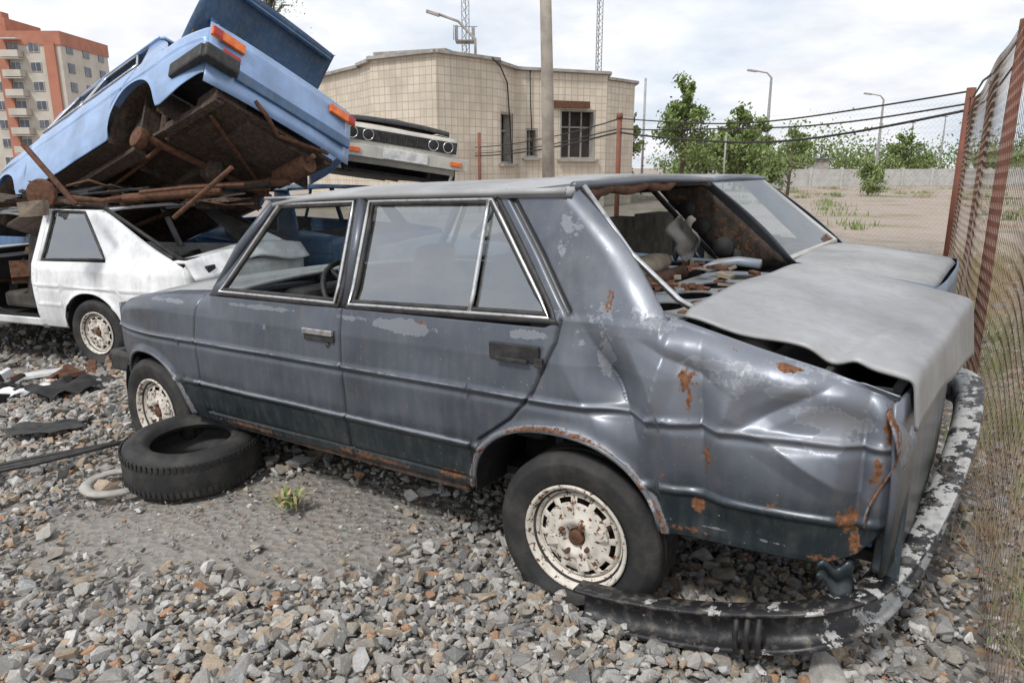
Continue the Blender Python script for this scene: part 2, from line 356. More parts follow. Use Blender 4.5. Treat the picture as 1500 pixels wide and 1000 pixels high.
def build_car(name,M,P,mats):
    par=empty(name,M); body,top,lidm=mats
    car_shell(P,par,1,P.get('hi',False),body); car_shell(P,par,-1,False,body)
    hw,inn=P['hw'],P['inner']; rz=P['roofz']; rw=P['roofw']
    s0,s1,t0,z0,t1,z1=P['sail']; zt=lambda x: float(np.interp(x,*zip(*P['ztop'])))
    ax0,ax1=P['apillar']; belt=P['belt']
    if P.get('roof',True):
        def rf(s,t):
            x=t0-.015+(ax1-t0+.05)*s; w=(t*2-1)*(rw+.012); e=min(1,abs(w)/rw)
            z=rz+.035*(1-e**3)-.05*max(0,2*s-1)**4*.6-(.012 if e>.97 else 0)
            if P.get('crush'): z-=P['crush'](x,w)
            return (x,w,z)
        surf('roof',rf,40,30,top,par,.02)
        b=MB()
        for sd in (1,-1):
            b.tube([(t0+(ax1+.02-t0)*k/10,sd*(rw+.012),rz-.012-.03*max(0,2*k/10-1)**4) for k in range(11)],.011,0,8)
            w0,w1=(ax0+.02,belt),(ax1+.03,rz-.035)
            b.tube([(w0[0],sd*(hw-.06),w0[1]),((w0[0]+w1[0])/2-.0,sd*(hw+rw)/2*1.0-.012*sd,(w0[1]+w1[1])/2+.01),(w1[0],sd*rw,w1[1])],.022,1,8)
            b.tube([(P['bpil'],sd*(float(yside(P['bpil'],belt,P))-.03),belt-.02),(P['bpil'],sd*(rw-.01),rz-.02)],.03,1,8)
        b.tube([(t0-.01,w,rz+.015-.02*abs(w)) for w in np.linspace(-rw+.02,rw-.02,9)],.014,1,8)
        b.tube([(ax1+.03,w,rz-.01-.02*abs(w)) for w in np.linspace(-rw+.02,rw-.02,9)],.016,1,8)
        b.build('pillars_and_gutters',[top,body],par)
    nz=P['nose']
    if P.get('hood',True):
        def hf(s,t):
            x=P['cowl']-.02+(nz-.02-P['cowl'])*s; k=(t*2-1); w=k*(inn-.006-np.clip((x-(nz-.6))/.6,0,1)**2*.08)
            return (x,w,zt(x)+.012+.03*(1-abs(k)**2.5)-(.05*max(0,(s-.93)/.07)**2)+P.get('hoodlift',0)*s)
        surf('hood',hf,30,20,lidm if P.get('hoodlid') else top,par,.015)
    def nf(s,t):
        k=(t*2-1); w=k*(float(yside(nz,.6,P))-.01); z=P['zlow0']+.1+(zt(nz)-P['zlow0']-.09)*s
        return (nz+.05*(1-abs(k)**3)-.03*abs(s-.5),w,z)
    surf('front_panel',nf,8,16,body,par,.01)
    ta=P['tail']
    if P.get('rear',True):
        def rf2(s,t):
            k=(t*2-1); w=k*(float(yside(ta,.6,P))-.01); z=P['zlow0']+.05+(zt(ta)-P['zlow0']-.05)*s
            return (ta-.03*(1-abs(k)**3)+.02*abs(s-.5),w,z)
        surf('rear_panel',rf2,8,16,body,par,.01,flip=True)
    b=MB(); zl=P['zlow0']
    fx0,fx1=P['tail']+.03,nz-.1
    b.box(((fx0+fx1)/2,0,zl+.02),(fx1-fx0,2*hw-.44,.03),0)
    b.box(((P['arches'][0][0]+.38+P['arches'][1][0]-.38)/2,0,zl+.035),(P['arches'][1][0]-P['arches'][0][0]-.76,2*hw-.12,.03),0)
    b.box((s1+.06,0,(zl+belt)/2),(.03,2*hw-.3,belt-zl-.05),0)
    b.box((P['cowl']+.02,0,(zl+belt)/2),(.03,2*hw-.3,belt-zl-.06),0)
    b.build('floor_and_bulkheads',M_under if P.get('underrust') else M_dark,par)
    b=MB()
    for (c,h_,top_,pw) in P['arches']:
        for sd in (1,-1):
            n=16; vs=[];fs=[]
            yo=hw-.035; yi=hw-.34
            for k in range(n+1):
                a=math.pi*k/n; x=c+math.cos(a)*(h_+.01); z=zl+max(0,math.sin(a))**.8*(top_-zl+.012)
                vs+= [(x,sd*yo,z),(x,sd*yi,z)]
            for k in range(n): fs.append((2*k,2*k+1,2*k+3,2*k+2))
            fs.append(tuple(2*k+1 for k in range(n+1)))
            b.add(vs,fs,0,True)
    b.build('wheel_wells',M_under if P.get('underrust') else M_dark,par)
    return par
# ------------------------------------------------------------------ MAIN CAR
q=math.radians(2.2); F=Vector((-.82*math.cos(q),.572*math.cos(q),-math.sin(q))).normalized(); Yv=Vector((-.572,-.82,0)).normalized(); Zv=F.cross(Yv).normalized(); Yv=Zv.cross(F)
MM=frame((.66,2.72,0),F,Yv,Zv)
def G(cx,cz,rx,rz,d,ang=0,p=2):
    ca,sa=math.cos(ang),math.sin(ang)
    def f(X,Z):
        a=((X-cx)*ca+(Z-cz)*sa)/rx; b=(-(X-cx)*sa+(Z-cz)*ca)/rz
        return -d*np.exp(-(np.abs(a)**p+np.abs(b)**p))
    return f
def fold(cx,cz,l,w,d,ang):
    ca,sa=math.cos(ang),math.sin(ang)
    def f(X,Z):
        a=((X-cx)*ca+(Z-cz)*sa)/l; b=(-(X-cx)*sa+(Z-cz)*ca)/w
        return -d*np.exp(-a*a)*np.clip(1-np.abs(b),0,1)**1.3*np.where(b>0,1,.9)
    return f
dents=[fold(-.13,.755,.12,.11,.088,1.0),fold(-.27,.74,.16,.05,-.030,1.75),fold(-.62,.76,.12,.035,.018,2.6),fold(-.34,.84,.10,.03,.014,.4),G(-.10,.66,.10,.04,.016),
  fold(-.40,.70,.17,.08,.048,1.5),fold(-.48,.74,.15,.06,-.018,1.9),G(-.60,.71,.12,.10,.028),fold(-.66,.62,.16,.05,-.018,.5),G(-.76,.73,.08,.07,.028),
  fold(-.80,.6,.2,.05,.04,1.6),G(-.40,.50,.06,.09,.02),G(-.5,.40,.12,.05,.014),G(.55,.78,.25,.06,.004),G(1.5,.78,.25,.08,.004),G(-.02,.90,.12,.05,.008),G(2.5,.72,.1,.05,.01),G(.8,.58,.3,.05,.003),G(-.05,1.1,.10,.09,.006)]
def masks(X,Z,A):
    def blob(x,z,r,rz,s,ch):
        A[...,ch]=np.maximum(A[...,ch],s*np.exp(-(((X-x)/r)**2+((Z-z)/rz)**2)))
    for x,z,r,rz,s in [(-.36,.80,.03,.05,.50),(-.37,.75,.012,.06,.5),(-.42,.60,.025,.04,.45),(-.43,.57,.01,.05,.5),(-.40,.44,.03,.03,.6),(-.62,.865,.035,.018,.9),(-.86,.74,.02,.07,.6),(-.78,.48,.03,.05,.55),(-.80,.42,.02,.06,.55),(-.84,.62,.02,.06,.55),
        (-.10,.99,.015,.07,.42),(-.11,1.0,.006,.05,.5),(.60,.88,.025,.010,.55),(2.62,.60,.05,.02,.4),(.38,.34,.04,.03,.45),(-.30,.52,.02,.03,.38),(.95,.32,.35,.02,.46),(1.7,.31,.35,.02,.46),(.5,.34,.1,.03,.5),(-.36,.36,.1,.02,.42),(-.6,.5,.03,.03,.36),(-.48,.9,.02,.02,.4),(-.73,.36,.07,.02,.45),(.9,.9,.015,.012,.4),(2.0,.68,.015,.01,.4)]:
        blob(x,z,r,rz,s,1)
    r=np.hypot((X-.05)/.35,(Z-.30)/.29); lip=np.exp(-((r-1.02)/.045)**2)*(Z>.31)*(X<.5)
    A[...,1]=np.maximum(A[...,1],lip*.46); A[...,2]=np.maximum(A[...,2],lip*.62)
    r=np.hypot((X-2.45)/.33,(Z-.28)/.3); lip=np.exp(-((r-1.02)/.045)**2)*(Z>.31)*(X>1.9)
    A[...,1]=np.maximum(A[...,1],lip*.34); A[...,2]=np.maximum(A[...,2],lip*.45)
    for x,z,r,rz,s in [(-.48,.83,.25,.07,.36),(-.1,.93,.18,.12,.33),(-.7,.74,.15,.05,.32),(.3,.74,.2,.06,.22),(1.4,.8,.3,.05,.22),(.70,.86,.20,.03,.42),(.95,.87,.2,.02,.40),(1.5,.87,.4,.014,.36),(-.10,.84,.05,.10,.38),(-.42,.85,.12,.035,.46),(-.62,.80,.12,.03,.42),(-.72,.68,.07,.035,.38),(.15,.88,.1,.025,.40),(-.25,.95,.15,.10,.30),(.1,1.2,.1,.1,.28),(2.2,.85,.3,.015,.34),(-.45,.38,.2,.008,.4)]:
        blob(x,z,r,rz,s,2)
    A[...,2]=np.maximum(A[...,2],.50*np.exp(-((Z-.484)/.005)**2)*(X>.36)*(X<2.05))
    A[...,2]=np.maximum(A[...,2],.42*np.exp(-((Z-.683)/.004)**2))
    A[...,0]=np.maximum(A[...,0],.85*np.exp(-((Z-.464)/.008)**2)*(X>.36)*(X<2.05))
PG=dict(hi=True,dx=.0055,rows=120,dx2=.03,rows2=20,tail=-.87,nose=2.86,hw=.81,belt=.90,inner=.67,inner_t=.722,
 ztop=[(-.87,.795),(-.7,.845),(-.53,.885),(-.28,.95),(0,.945),(.06,.925),(.10,.905),(1.84,.895),(2.3,.868),(2.7,.82),(2.86,.775)],
 zlow=[(-.87,.47),(-.80,.38),(-.72,.345),(-.3,.33),(.4,.31),(2.1,.285),(2.74,.30),(2.80,.42),(2.86,.45)],zlow0=.29,
 arches=[(.05,.345,.585,2.3),(2.45,.315,.585,2.2)],crease=.68,mould=.475,cowl=1.86,
 sail=(-.28,.07,.10,1.335,.37,1.312),sailcurve=.03,apillar=(1.86,1.52),bpil=1.01,roofz=1.325,roofw=.635,tumble=.37,
 seams=[[(1.96,.90),(1.99,.70),(2.0,.5),(1.97,.29)],[(1.01,.92),(1.01,.5),(1.02,.28)],[(.05,.93),(.06,.86),(.13,.70),(.22,.60),(.36,.50)],[(.395,.48),(.40,.30)],[(2.0,.335),(.40,.345)]],
 sailseam=[(.325,1.315),(.16,1.12),(.03,.955)],dents=dents,masks=masks,hood=True)
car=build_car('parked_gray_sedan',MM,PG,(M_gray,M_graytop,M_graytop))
P=PG
W1=[(1.79,.918),(1.50,1.285),(1.05,1.292),(1.045,.918)]; W2=[(.965,.918),(.965,1.292),(.385,1.292),(.085,.935)]
b=MB()
for Wp in (W1,W2): b.tube(onside(Wp,P,.006),.0085,0,8,closed=True,flat=.8)
b.tube(onside([(.395,.925),(.40,1.29)],P,.006,closed=False),.008,0,8)
b.tube(onside([(1.60,1.312),(.33,1.318)],P,.012,closed=False),.007,0,8)
b.tube([(-.30,.60,.966),(-.26,.61,.99),(-.1,.60,1.12),(.07,.585,1.325)],.010,0,8)
b.build('chrome_window_trim',M_chrome,car)
b=MB()
for Wp in (W1,W2):
    c0=(sum(p[0] for p in Wp)/4,sum(p[1] for p in Wp)/4); Wi=[(c0[0]+(p[0]-c0[0])*.965,c0[1]+(p[1]-c0[1])*.95) for p in Wp]
    b.tube(onside(Wi,P,-.002),.010,0,6,closed=True)
    Wi=[(c0[0]+(p[0]-c0[0])*1.045,c0[1]+(p[1]-c0[1])*1.06) for p in Wp]
    b.tube(onside(Wi,P,-.006),.013,0,6,closed=True)
b.build('window_seals',M_black,car)
patch('b_pillar',[(1.05,.90),(.96,.90),(.96,1.30),(1.05,1.30)],P,M_black,car,-.004)
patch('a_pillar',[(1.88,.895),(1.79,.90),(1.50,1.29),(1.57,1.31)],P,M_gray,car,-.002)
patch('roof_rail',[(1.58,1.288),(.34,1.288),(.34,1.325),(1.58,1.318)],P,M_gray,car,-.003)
patch('rear_door_glass',[(.95,.925),(.41,.925),(.41,1.28),(.95,1.28)],P,M_glass,car,-.010,thick=0)
patch('quarter_glass',[(.39,.925),(.11,.935),(.38,1.28),(.39,1.28)],P,M_glass,car,-.010,thick=0)
for Wp in ([(1.79,.918),(1.05,.918),(1.05,1.285),(1.50,1.285)],[(.96,.918),(.09,.93),(.38,1.28),(.96,1.28)]):
    patch('far_window_glass',Wp,P,M_glass2,car,-.01,side=-1,thick=0)
b=MB()
for Wp in (W1,W2): b.tube(onside(Wp,P,.0,side=-1),.014,0,6,closed=True)
b.build('far_window_frames',M_black,car)
surf('windshield',lambda s,t:(1.87-.35*s,(2*t-1)*(.70-.10*s),.90+.40*s),2,8,M_glass2,car,0)
patch('door_trim',[(1.9,.32),(.4,.32),(.4,.90),(1.9,.90)],P,M_dark,car,-.07)
patch('door_trim_far',[(1.9,.32),(-.2,.32),(-.2,.90),(1.9,.90)],P,M_dark,car,-.05,side=-1)
patch('inner_sail_far',[(.02,.90),(-.24,.94),(.12,1.30),(.33,1.29)],P,M_under,car,-.03,side=-1)
b=MB()
for (x,z,r) in [(.05,1.02,.05),(.14,1.12,.04),(.0,.98,.035),(.2,1.2,.035)]:
    y=-(float(yside(x,z,P))-.045); b.tube([(x,y-.004,z),(x,y+.012,z)],r,0,16)
b.tube([(-.15,-.60,.96),(-.05,-.60,.97),(.03,-.56,.96),(.06,-.48,.94)],.022,1,8)
b.build('inner_pillar_brackets',[M_dark,M_steel],car)
surf('torn_cloth',lambda s,t:(.12+.12*t+.02*math.sin(9*s),-.52-.06*s+.03*math.sin(7*t+4*s),1.16-.18*s+.02*math.sin(11*t)),12,10,simple('pale_cloth',(.5,.47,.43),.9),car,.004)
b=MB(); b.tube([(.10,w,1.318-.02*abs(w)+.008*math.sin(w*23)) for w in np.linspace(.58,-.2,14)],[.014+.010*abs(math.sin(k*1.7)) for k in range(14)],0,6); b.tube([(.10,.56,1.29),(.02,.585,1.22),(-.02,.59,1.18)],[.03,.015,.008],0,6); b.build('rusted_roof_edge',M_rust,car)
def lf(s,t):
    k=t*2-1; kn=(1+k)/2
    top_=.62-.05*kn; lip=.20-.11*kn; L=(top_+lip+.04)*s
    z0_=.962
    if L<top_: x=-.30-L; z=z0_-(.118+.02*kn)*(L/top_)**1.35
    else:
        a=min(1,(L-top_)/.05); d=max(0,L-top_-.04)
        x=-.30-top_-.032*math.sin(a*1.57)-.10*d; z=z0_-(.118+.02*kn)-.028*(1-math.cos(a*1.57))-d
    w=k*(.662-.02*max(0,(L-.6)))
    z+=.022*(1-abs(k)**2.2)*(1 if L<top_ else .4)+.022*min(1,L/top_)+.004*math.sin(6*k+5*s)+.010*math.sin(9*L+3*k)*kn+.006*math.sin(21*L-5*k)*kn**2
    z-=.014*max(0,abs(k)-.94)/.06; z-=.020*math.exp(-((L-.50+.10*k)/.035)**2)*max(0,k-.1); z+=.012*math.exp(-((L-.56+.10*k)/.03)**2)*max(0,k-.1)
    return (x,w,z)
surf('trunk_lid',lf,60,50,M_lid,car,.009,flip=True)
b=MB()
b.box((-.57,.650,.74),(.56,.012,.14),2); b.box((-.57,-.655,.76),(.60,.012,.20),0); b.box((-.56,.0,.60),(.60,1.25,.01),2)
b.box((-.82,0,.50),(.03,1.40,.22),1); b.box((-.80,0,.64),(.04,1.36,.05),1)
b.box((-.70,0,.60),(.02,1.40,.5),2)
b.box((-.82,.60,.66),(.05,.16,.12),2,Matrix.Rotation(.2,3,'Z')); b.box((-.84,.56,.55),(.02,.2,.12),1,Matrix.Rotation(.35,3,'Z'))
b.box((-.86,.60,.44),(.06,.03,.3),0,Matrix.Rotation(.3,3,'X'),.01)
b.build('rear_tub',[M_gray,M_blued,M_dark,M_rust],car,bevel=.006)
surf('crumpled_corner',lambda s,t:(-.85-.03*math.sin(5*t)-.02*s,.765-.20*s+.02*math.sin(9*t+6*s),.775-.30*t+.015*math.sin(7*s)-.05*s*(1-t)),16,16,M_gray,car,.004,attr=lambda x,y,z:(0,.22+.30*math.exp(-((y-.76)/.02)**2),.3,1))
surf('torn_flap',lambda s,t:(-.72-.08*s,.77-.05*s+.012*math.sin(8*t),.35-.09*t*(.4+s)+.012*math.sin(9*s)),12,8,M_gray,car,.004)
cu=bpy.data.curves.new('parcel_shelf','CURVE'); cu.dimensions='2D'; cu.fill_mode='BOTH'; cu.extrude=.003
def spl(pts):
    s=cu.splines.new('POLY'); s.points.add(len(pts)-1); s.use_cyclic_u=True
    for i,p in enumerate(pts): s.points[i].co=(p[0],p[1],0,1)
spl([(-.27,-.58),(-.27,.58),(.05,.58),(.05,-.58)])
for cy in (-.40,-.14,.14,.40):
    spl([(-.12+.07*math.cos(a),cy+.10*math.sin(a)) for a in np.linspace(0,2*math.pi,24)[:-1]])
for cy in (-.27,.0,.27):
    spl([(-.20+.03*math.cos(a),cy+.045*math.sin(a)) for a in np.linspace(0,2*math.pi,16)[:-1]])
cu.materials.append(M_steel); o=bpy.data.objects.new('parcel_shelf',cu); C.objects.link(o); o.parent=car; o.location=(0,0,.925)
b=MB()
for k in range(16): b.box((-.275+.012*random.random(),-.56+k*.075,.948),(.045,.062,.006),0,Matrix.Rotation(random.uniform(-.2,.2),3,'Z'))
b.build('rear_window_sill_flakes',simple('brown_sealant',(.30,.20,.12),.8),car)
b=MB()
b.box((.28,0,.70),(.12,1.15,.42),0,Matrix.Rotation(-.2,3,'Y')); b.box((.46,0,.50),(.42,1.15,.14),0)
for sy in (.34,-.34):
    b.box((1.18,sy,.50),(.42,.46,.14),0); b.box((.98,sy,.76),(.11,.44,.52),0,Matrix.Rotation(-.22,3,'Y')); b.box((.92,sy,1.05),(.07,.22,.12),0,Matrix.Rotation(-.22,3,'Y'))
b.build('seats',M_seatd,car,bevel=.035)
b=MB(); b.tube([(.24,.42,.97),(.22,.2,.985),(.20,-.05,.98),(.21,-.30,.985),(.24,-.45,.98)],[.035,.055,.062,.055,.04],0,10,flat=.8); b.tube([(.08,.5,.95),(.02,.3,.96),(.05,.1,.95)],[.02,.03,.015],1,8); b.tube([(.15,.4,.93),(.12,.1,.94),(.13,-.4,.94)],.03,1,8)
rd=random.Random(21)
for k in range(34): b.box((rd.uniform(-.22,.22),rd.uniform(-.5,.5),.945+rd.random()*.03),(rd.uniform(.02,.11),rd.uniform(.01,.06),rd.uniform(.005,.025)),rd.choice((0,1,1)),Matrix.Rotation(rd.random()*3,3,'Z')@Matrix.Rotation(rd.uniform(-.5,.5),3,'X'))
b.build('torn_seat_bolster',[M_seat,M_rust],car)
b=MB(); b.box((1.66,0,.74),(.28,1.34,.20),0); b.box((1.60,.34,.87),(.16,.42,.07),0); b.build('dashboard',M_dark,car,bevel=.03)
b=MB()
R=Matrix.Rotation(-.95,3,'Y'); c=Vector((1.36,.36,.86))
b.tube([c+R@Vector((.19*math.cos(a),.19*math.sin(a),0)) for a in np.linspace(0,2*math.pi,33)[:-1]],.013,0,8,closed=True)
for a in (.5,2.6,4.7): b.tube([c,c+R@Vector((.185*math.cos(a),.185*math.sin(a),0))],.012,0,6)
b.tube([c,c+Vector((.25,0,-.16))],.025,0,8); b.build('steering_wheel',M_black,car)
b=MB(); yh=lambda x,z:float(yside(x,z,P))
b.box((1.12,yh(1.12,.80)+.012,.805),(.17,.016,.024),0); b.box((1.12,yh(1.12,.79)+.006,.780),(.17,.012,.024),1)
b.box((.20,yh(.2,.82)+.006,.822),(.19,.012,.055),1); b.box((.20,yh(.2,.8)+.016,.80),(.12,.012,.015),1); b.box((.10,yh(.1,.8)+.012,.80),(.03,.014,.03),1)
b.tube([(1.075,yh(1.07,.745)-.002,.757),(1.075,yh(1.07,.745)+.006,.757)],.010,1,14)
b.build('door_handles',[M_chrome,M_black],car,bevel=.005)
b=MB()
for (c,h_,top_,pw) in P['arches']:
    pts=[]
    for k in range(29):
        a=math.pi*(.04+.92*k/28); cx=math.cos(a); sx_=math.sin(a); x=c+h_*math.copysign(abs(cx)**(2/pw),cx); z=.29+(top_-.29)*abs(sx_)**(2/pw)
        pts.append((x,float(yside(x,z,P))+.010,z))
    b.tube(pts,.008,0,6)
b.build('arch_lips',paint('arch_lip_paint',(.10,.11,.13),(.4,.4,.4),peelamt=.18,rustamt=.10,rough=.5,rustglobal=.72),car)
b=MB(); b.box((1.2,.735,.30),(1.5,.05,.06),0); b.box((1.2,-.735,.30),(1.5,.05,.06),0); b.build('sills',M_under,car,bevel=.01)
b=MB(); b.box((2.93,0,.47),(.08,1.5,.11),0); b.box((2.80,.735,.47),(.26,.05,.11),0); b.build('front_bumper',M_black,car,bevel=.02)
wheel(car,'rear_wheel',0,.80,.228,1,.205,toe=.04)
wheel(car,'front_wheel',2.49,.79,.245,1,.23,rot=2)
wheel(car,'rear_wheel_far',0,-.80,.25,-1,.24); wheel(car,'front_wheel_far',2.49,-.79,.25,-1,.24)
def sweep(b,pts,prof,mi=0):
    pts=[Vector(p) for p in pts]; N=len(pts); n=len(prof); vs=[]
    for i,p in enumerate(pts):
        t=(pts[min(i+1,N-1)]-pts[max(i-1,0)]).normalized(); out=t.cross(Vector((0,0,1))).normalized(); up=out.cross(t).normalized()
        for (a,c) in prof: vs.append(p+out*a+up*c)
    fs=[]
    for i in range(N-1):
        for k in range(n):
            l=(k+1)%n; fs.append((i*n+k,(i+1)*n+k,(i+1)*n+l,i*n+l))
    fs+=[tuple(range(n)),tuple((N-1)*n+k for k in range(n))[::-1]]
    b.add(vs,fs,mi,True)
ctrl=[(-.06,.86,.065),(-.20,.85,.07),(-.40,.835,.095),(-.58,.825,.14),(-.70,.80,.175),(-.78,.74,.195),(-.84,.64,.21),(-.89,.45,.235),(-.93,.2,.28),(-.96,-.1,.34),(-.97,-.4,.40),(-.96,-.65,.44),(-.93,-.76,.46),(-.84,-.82,.47),(-.7,-.84,.48)]
def cr(pts,n=8):
    out=[]
    for i in range(len(pts)-1):
        p0=Vector(pts[max(i-1,0)]);p1=Vector(pts[i]);p2=Vector(pts[i+1]);p3=Vector(pts[min(i+2,len(pts)-1)])
        for k in range(n):
            t=k/n; out.append(.5*((2*p1)+(-p0+p2)*t+(2*p0-5*p1+4*p2-p3)*t*t+(-p0+3*p1-3*p2+p3)*t**3))
    out.append(Vector(pts[-1])); return out
b=MB(); pr=[(.035,-.05),(.043,-.02),(.043,.02),(.035,.05),(.02,.062),(-.05,.068),(-.055,.060),(.0,.052),(.022,.04),(.026,.0),(.022,-.04),(-.01,-.056),(-.03,-.062),(.02,-.062)]
pr=[(-a,c) for a,c in pr]
sweep(b,cr(ctrl),pr)
b.build('hanging_rear_bumper',M_bump,car)
b=MB()
for x,zz in ((-.545,.13),(-.575,.138),(-.605,.146)): b.tube([(x,.866,zz-.055),(x,.876,zz),(x,.866,zz+.055)],.008,0,6)
b.tube([(-.9,.3,.32),(-.86,.5,.30),(-.8,.66,.25),(-.74,.72,.35)],.006,0,6)
b.build('bumper_ribs',M_black,car)
# ------------------------------------------------------------------ second sedan beyond
O2=Vector((.66,2.72,0))+Vector((.572,.82,0))*2.12+Vector((-.82,.572,0))*.22
F2=Vector((-.82,.572,0)).normalized(); Y2=Vector((-.572,-.82,0)).normalized()
PS=dict(PG); PS.update(hi=False,inner_t=.67,dents=[],seams=[],tail=-.95,ztop=[(-.95,.80),(-.7,.83),(-.28,.86),(0,.865),(.10,.88),(1.84,.895),(2.3,.868),(2.86,.775)],sail=(-.24,.07,.30,1.30,.5,1.30),dx2=.02,mould=None,roofz=1.30)
PS['zlow']=[(-.95,.3),(2.86,.3)]
c2=build_car('silver_sedan',frame(O2,F2,Y2,Vector((0,0,1))),PS,(M_dgray,M_silver,M_silver))
surf('trunk_lid',lambda s,t:(-.22-.73*s,(2*t-1)*.665,.872+.02*(1-abs(2*t-1)**2)-.06*s**1.5-(.03*max(0,(s-.93)/.07)**2)),24,20,M_silver,c2,.015,flip=True)
surf('rear_window',lambda s,t:(-.24+.53*s,(2*t-1)*(.60-.06*s),.885+.42*s),2,8,M_glass2,c2,0)
b=MB(); b.tube([(-.22,.62,.89),(.30,.56,1.30),(.31,-.56,1.30),(-.22,-.62,.89)],.016,0,8,closed=True); b.build('rear_window_surround',M_beige,c2)
b=MB(); b.box((.2,0,.7),(.12,1.2,.42),0); b.box((-.1,0,.86),(.3,1.2,.01),0); b.box((1.65,0,.75),(.28,1.3,.2),0); b.box((1,.34,.8),(.12,.45,.5),0); b.box((1,-.34,.8),(.12,.45,.5),0); b.build('interior',M_seat,c2,bevel=.03)
b=MB(); b.box((-.98,0,.46),(.07,1.5,.11),0); b.build('rear_bumper',M_black,c2,bevel=.02)
for x in (0,2.45):
    for s_ in (1,-1): wheel(c2,'wheel',x,.80*s_,.27,s_,.26)
# ------------------------------------------------------------------ white hatchback
FW=Vector((-.94,.34,0)).normalized(); YW=Vector((-.34,-.94,0)).normalized()
OW=Vector((-3.47,5.86,-.25))-YW*.80
PW=dict(hi=False,tail=-.95,nose=3.0,hw=.83,belt=.86,inner=.72,dx2=.02,rows2=40,
 ztop=[(-.95,.85),(-.85,.89),(.0,.875),(.6,.86),(1.8,.84),(2.3,.80),(3.0,.70)],zlow=[(-.95,.36),(-.5,.30),(3.0,.28)],zlow0=.27,
 arches=[(0,.33,.62,2.1),(2.55,.33,.60,2.1)],crease=.66,mould=.50,cowl=1.8,sail=(-.93,-.18,-.02,1.28,.18,1.275),sailcurve=-.0,apillar=(1.8,1.2),bpil=.58,roofz=1.285,roofw=.60,tumble=.44,
 crush=lambda x,w:.06*math.exp(-((x-.4)/.3)**2)*(.6+.4*math.sin(4*w))+.04*math.exp(-((x-.9)/.2)**2),dents=[],seams=[[(.62,.9),(.62,.3)]],cut=(.60,1.72,.36))
wc=build_car('white_hatchback',frame(OW,FW,YW,Vector((0,0,1))),PW,(M_white,M_white,M_white))
patch('quarter_glass',[(.50,.885),(-.15,.905),(.17,1.25),(.50,1.25)],PW,M_glass,wc,-.008,thick=0)
b=MB(); b.tube(onside([(.52,.875),(-.17,.90),(.17,1.265),(.52,1.265)],PW,.0),.013,0,6,closed=True)
b.tube([(-.90,.70,.91),(-.02,.585,1.29),(-.02,-.585,1.29),(-.9,-.70,.91)],.022,0,8,closed=True); b.build('window_seals',M_black,wc)
b=MB(); rd=random.Random(3)
for k in range(46):
    s_=rd.random(); w_=rd.uniform(-.62,.62); b.box((-.85+.8*s_,w_*(1-.15*s_),.62+.22*rd.random()),(rd.uniform(.05,.35),rd.uniform(.02,.2),rd.uniform(.02,.1)),rd.choice((0,0,1,2)),Matrix.Rotation(rd.random()*3,3,'Z')@Matrix.Rotation(rd.uniform(-.6,.6),3,'X'))
for k in range(26):
    b.box((rd.uniform(.7,1.7),rd.uniform(-.3,.7),rd.uniform(.35,.75)),(rd.uniform(.05,.4),rd.uniform(.02,.25),rd.uniform(.03,.2)),rd.choice((0,0,1,2)),Matrix.Rotation(rd.random()*3,3,'Z')@Matrix.Rotation(rd.uniform(-.8,.8),3,'X'))
b.tube([(1.72,.80,.3),(1.70,.80,.85),(1.2,.62,1.27)],.03,3,8)
b.tube([(.8,.75,.3),(1.2,.9,.5),(1.5,.7,.9)],.012,0,6)
b.build('interior_debris',[M_dark,M_seatd,M_rust,M_white],wc,bevel=.008)
surf('hatch_glass_remnant',lambda s,t:(-.88+.84*s,-.68+.11*s+(.5+.12*math.sin(9*s))*t,.93+.35*s),12,4,M_glass,wc,0)
surf('tailgate',lambda s,t:(-.83-.22*s,(2*t-1)*.74,.93+.035*(1-(2*t-1)**2)+.02*math.sin(5*t)-.28*max(0,s-.55)*(1+.3*math.sin(9*t))),14,30,M_white,wc,.02,flip=True)
patch('door_shell',[(.64,.28),(.58,.28),(.58,1.25),(.64,1.25)],PW,M_white,wc,-.0)
b=MB(); b.box((.2,0,.55),(.14,1.2,.4),0)
for sy in (.36,-.36): b.box((.95,sy,.75),(.14,.45,.6),0,Matrix.Rotation(-.25,3,'Y')); b.box((1.15,sy,.45),(.45,.45,.14),0)
b.build('seats',M_seatd,wc,bevel=.03)
b=MB(); b.box((1.6,0,.72),(.3,1.35,.2),0); b.tube([(1.3,.38,.8),(1.5,.38,.66)],.02,0,8); b.build('dashboard',M_dark,wc,bevel=.03)
b=MB(); b.box((-1.0,0,.5),(.1,1.55,.16),0); b.box((-.83,.80,.5),(.3,.05,.16),0); b.build('rear_bumper',M_black,wc,bevel=.02)
wheel(wc,'rear_wheel',0,.82,.28,1,.27); wheel(wc,'rear_wheel_far',0,-.82,.28,-1,.27)
wheel(wc,'front_wheel',2.55,.82,.28,1,.27); wheel(wc,'front_wheel_far',2.55,-.82,.28,-1,.27)
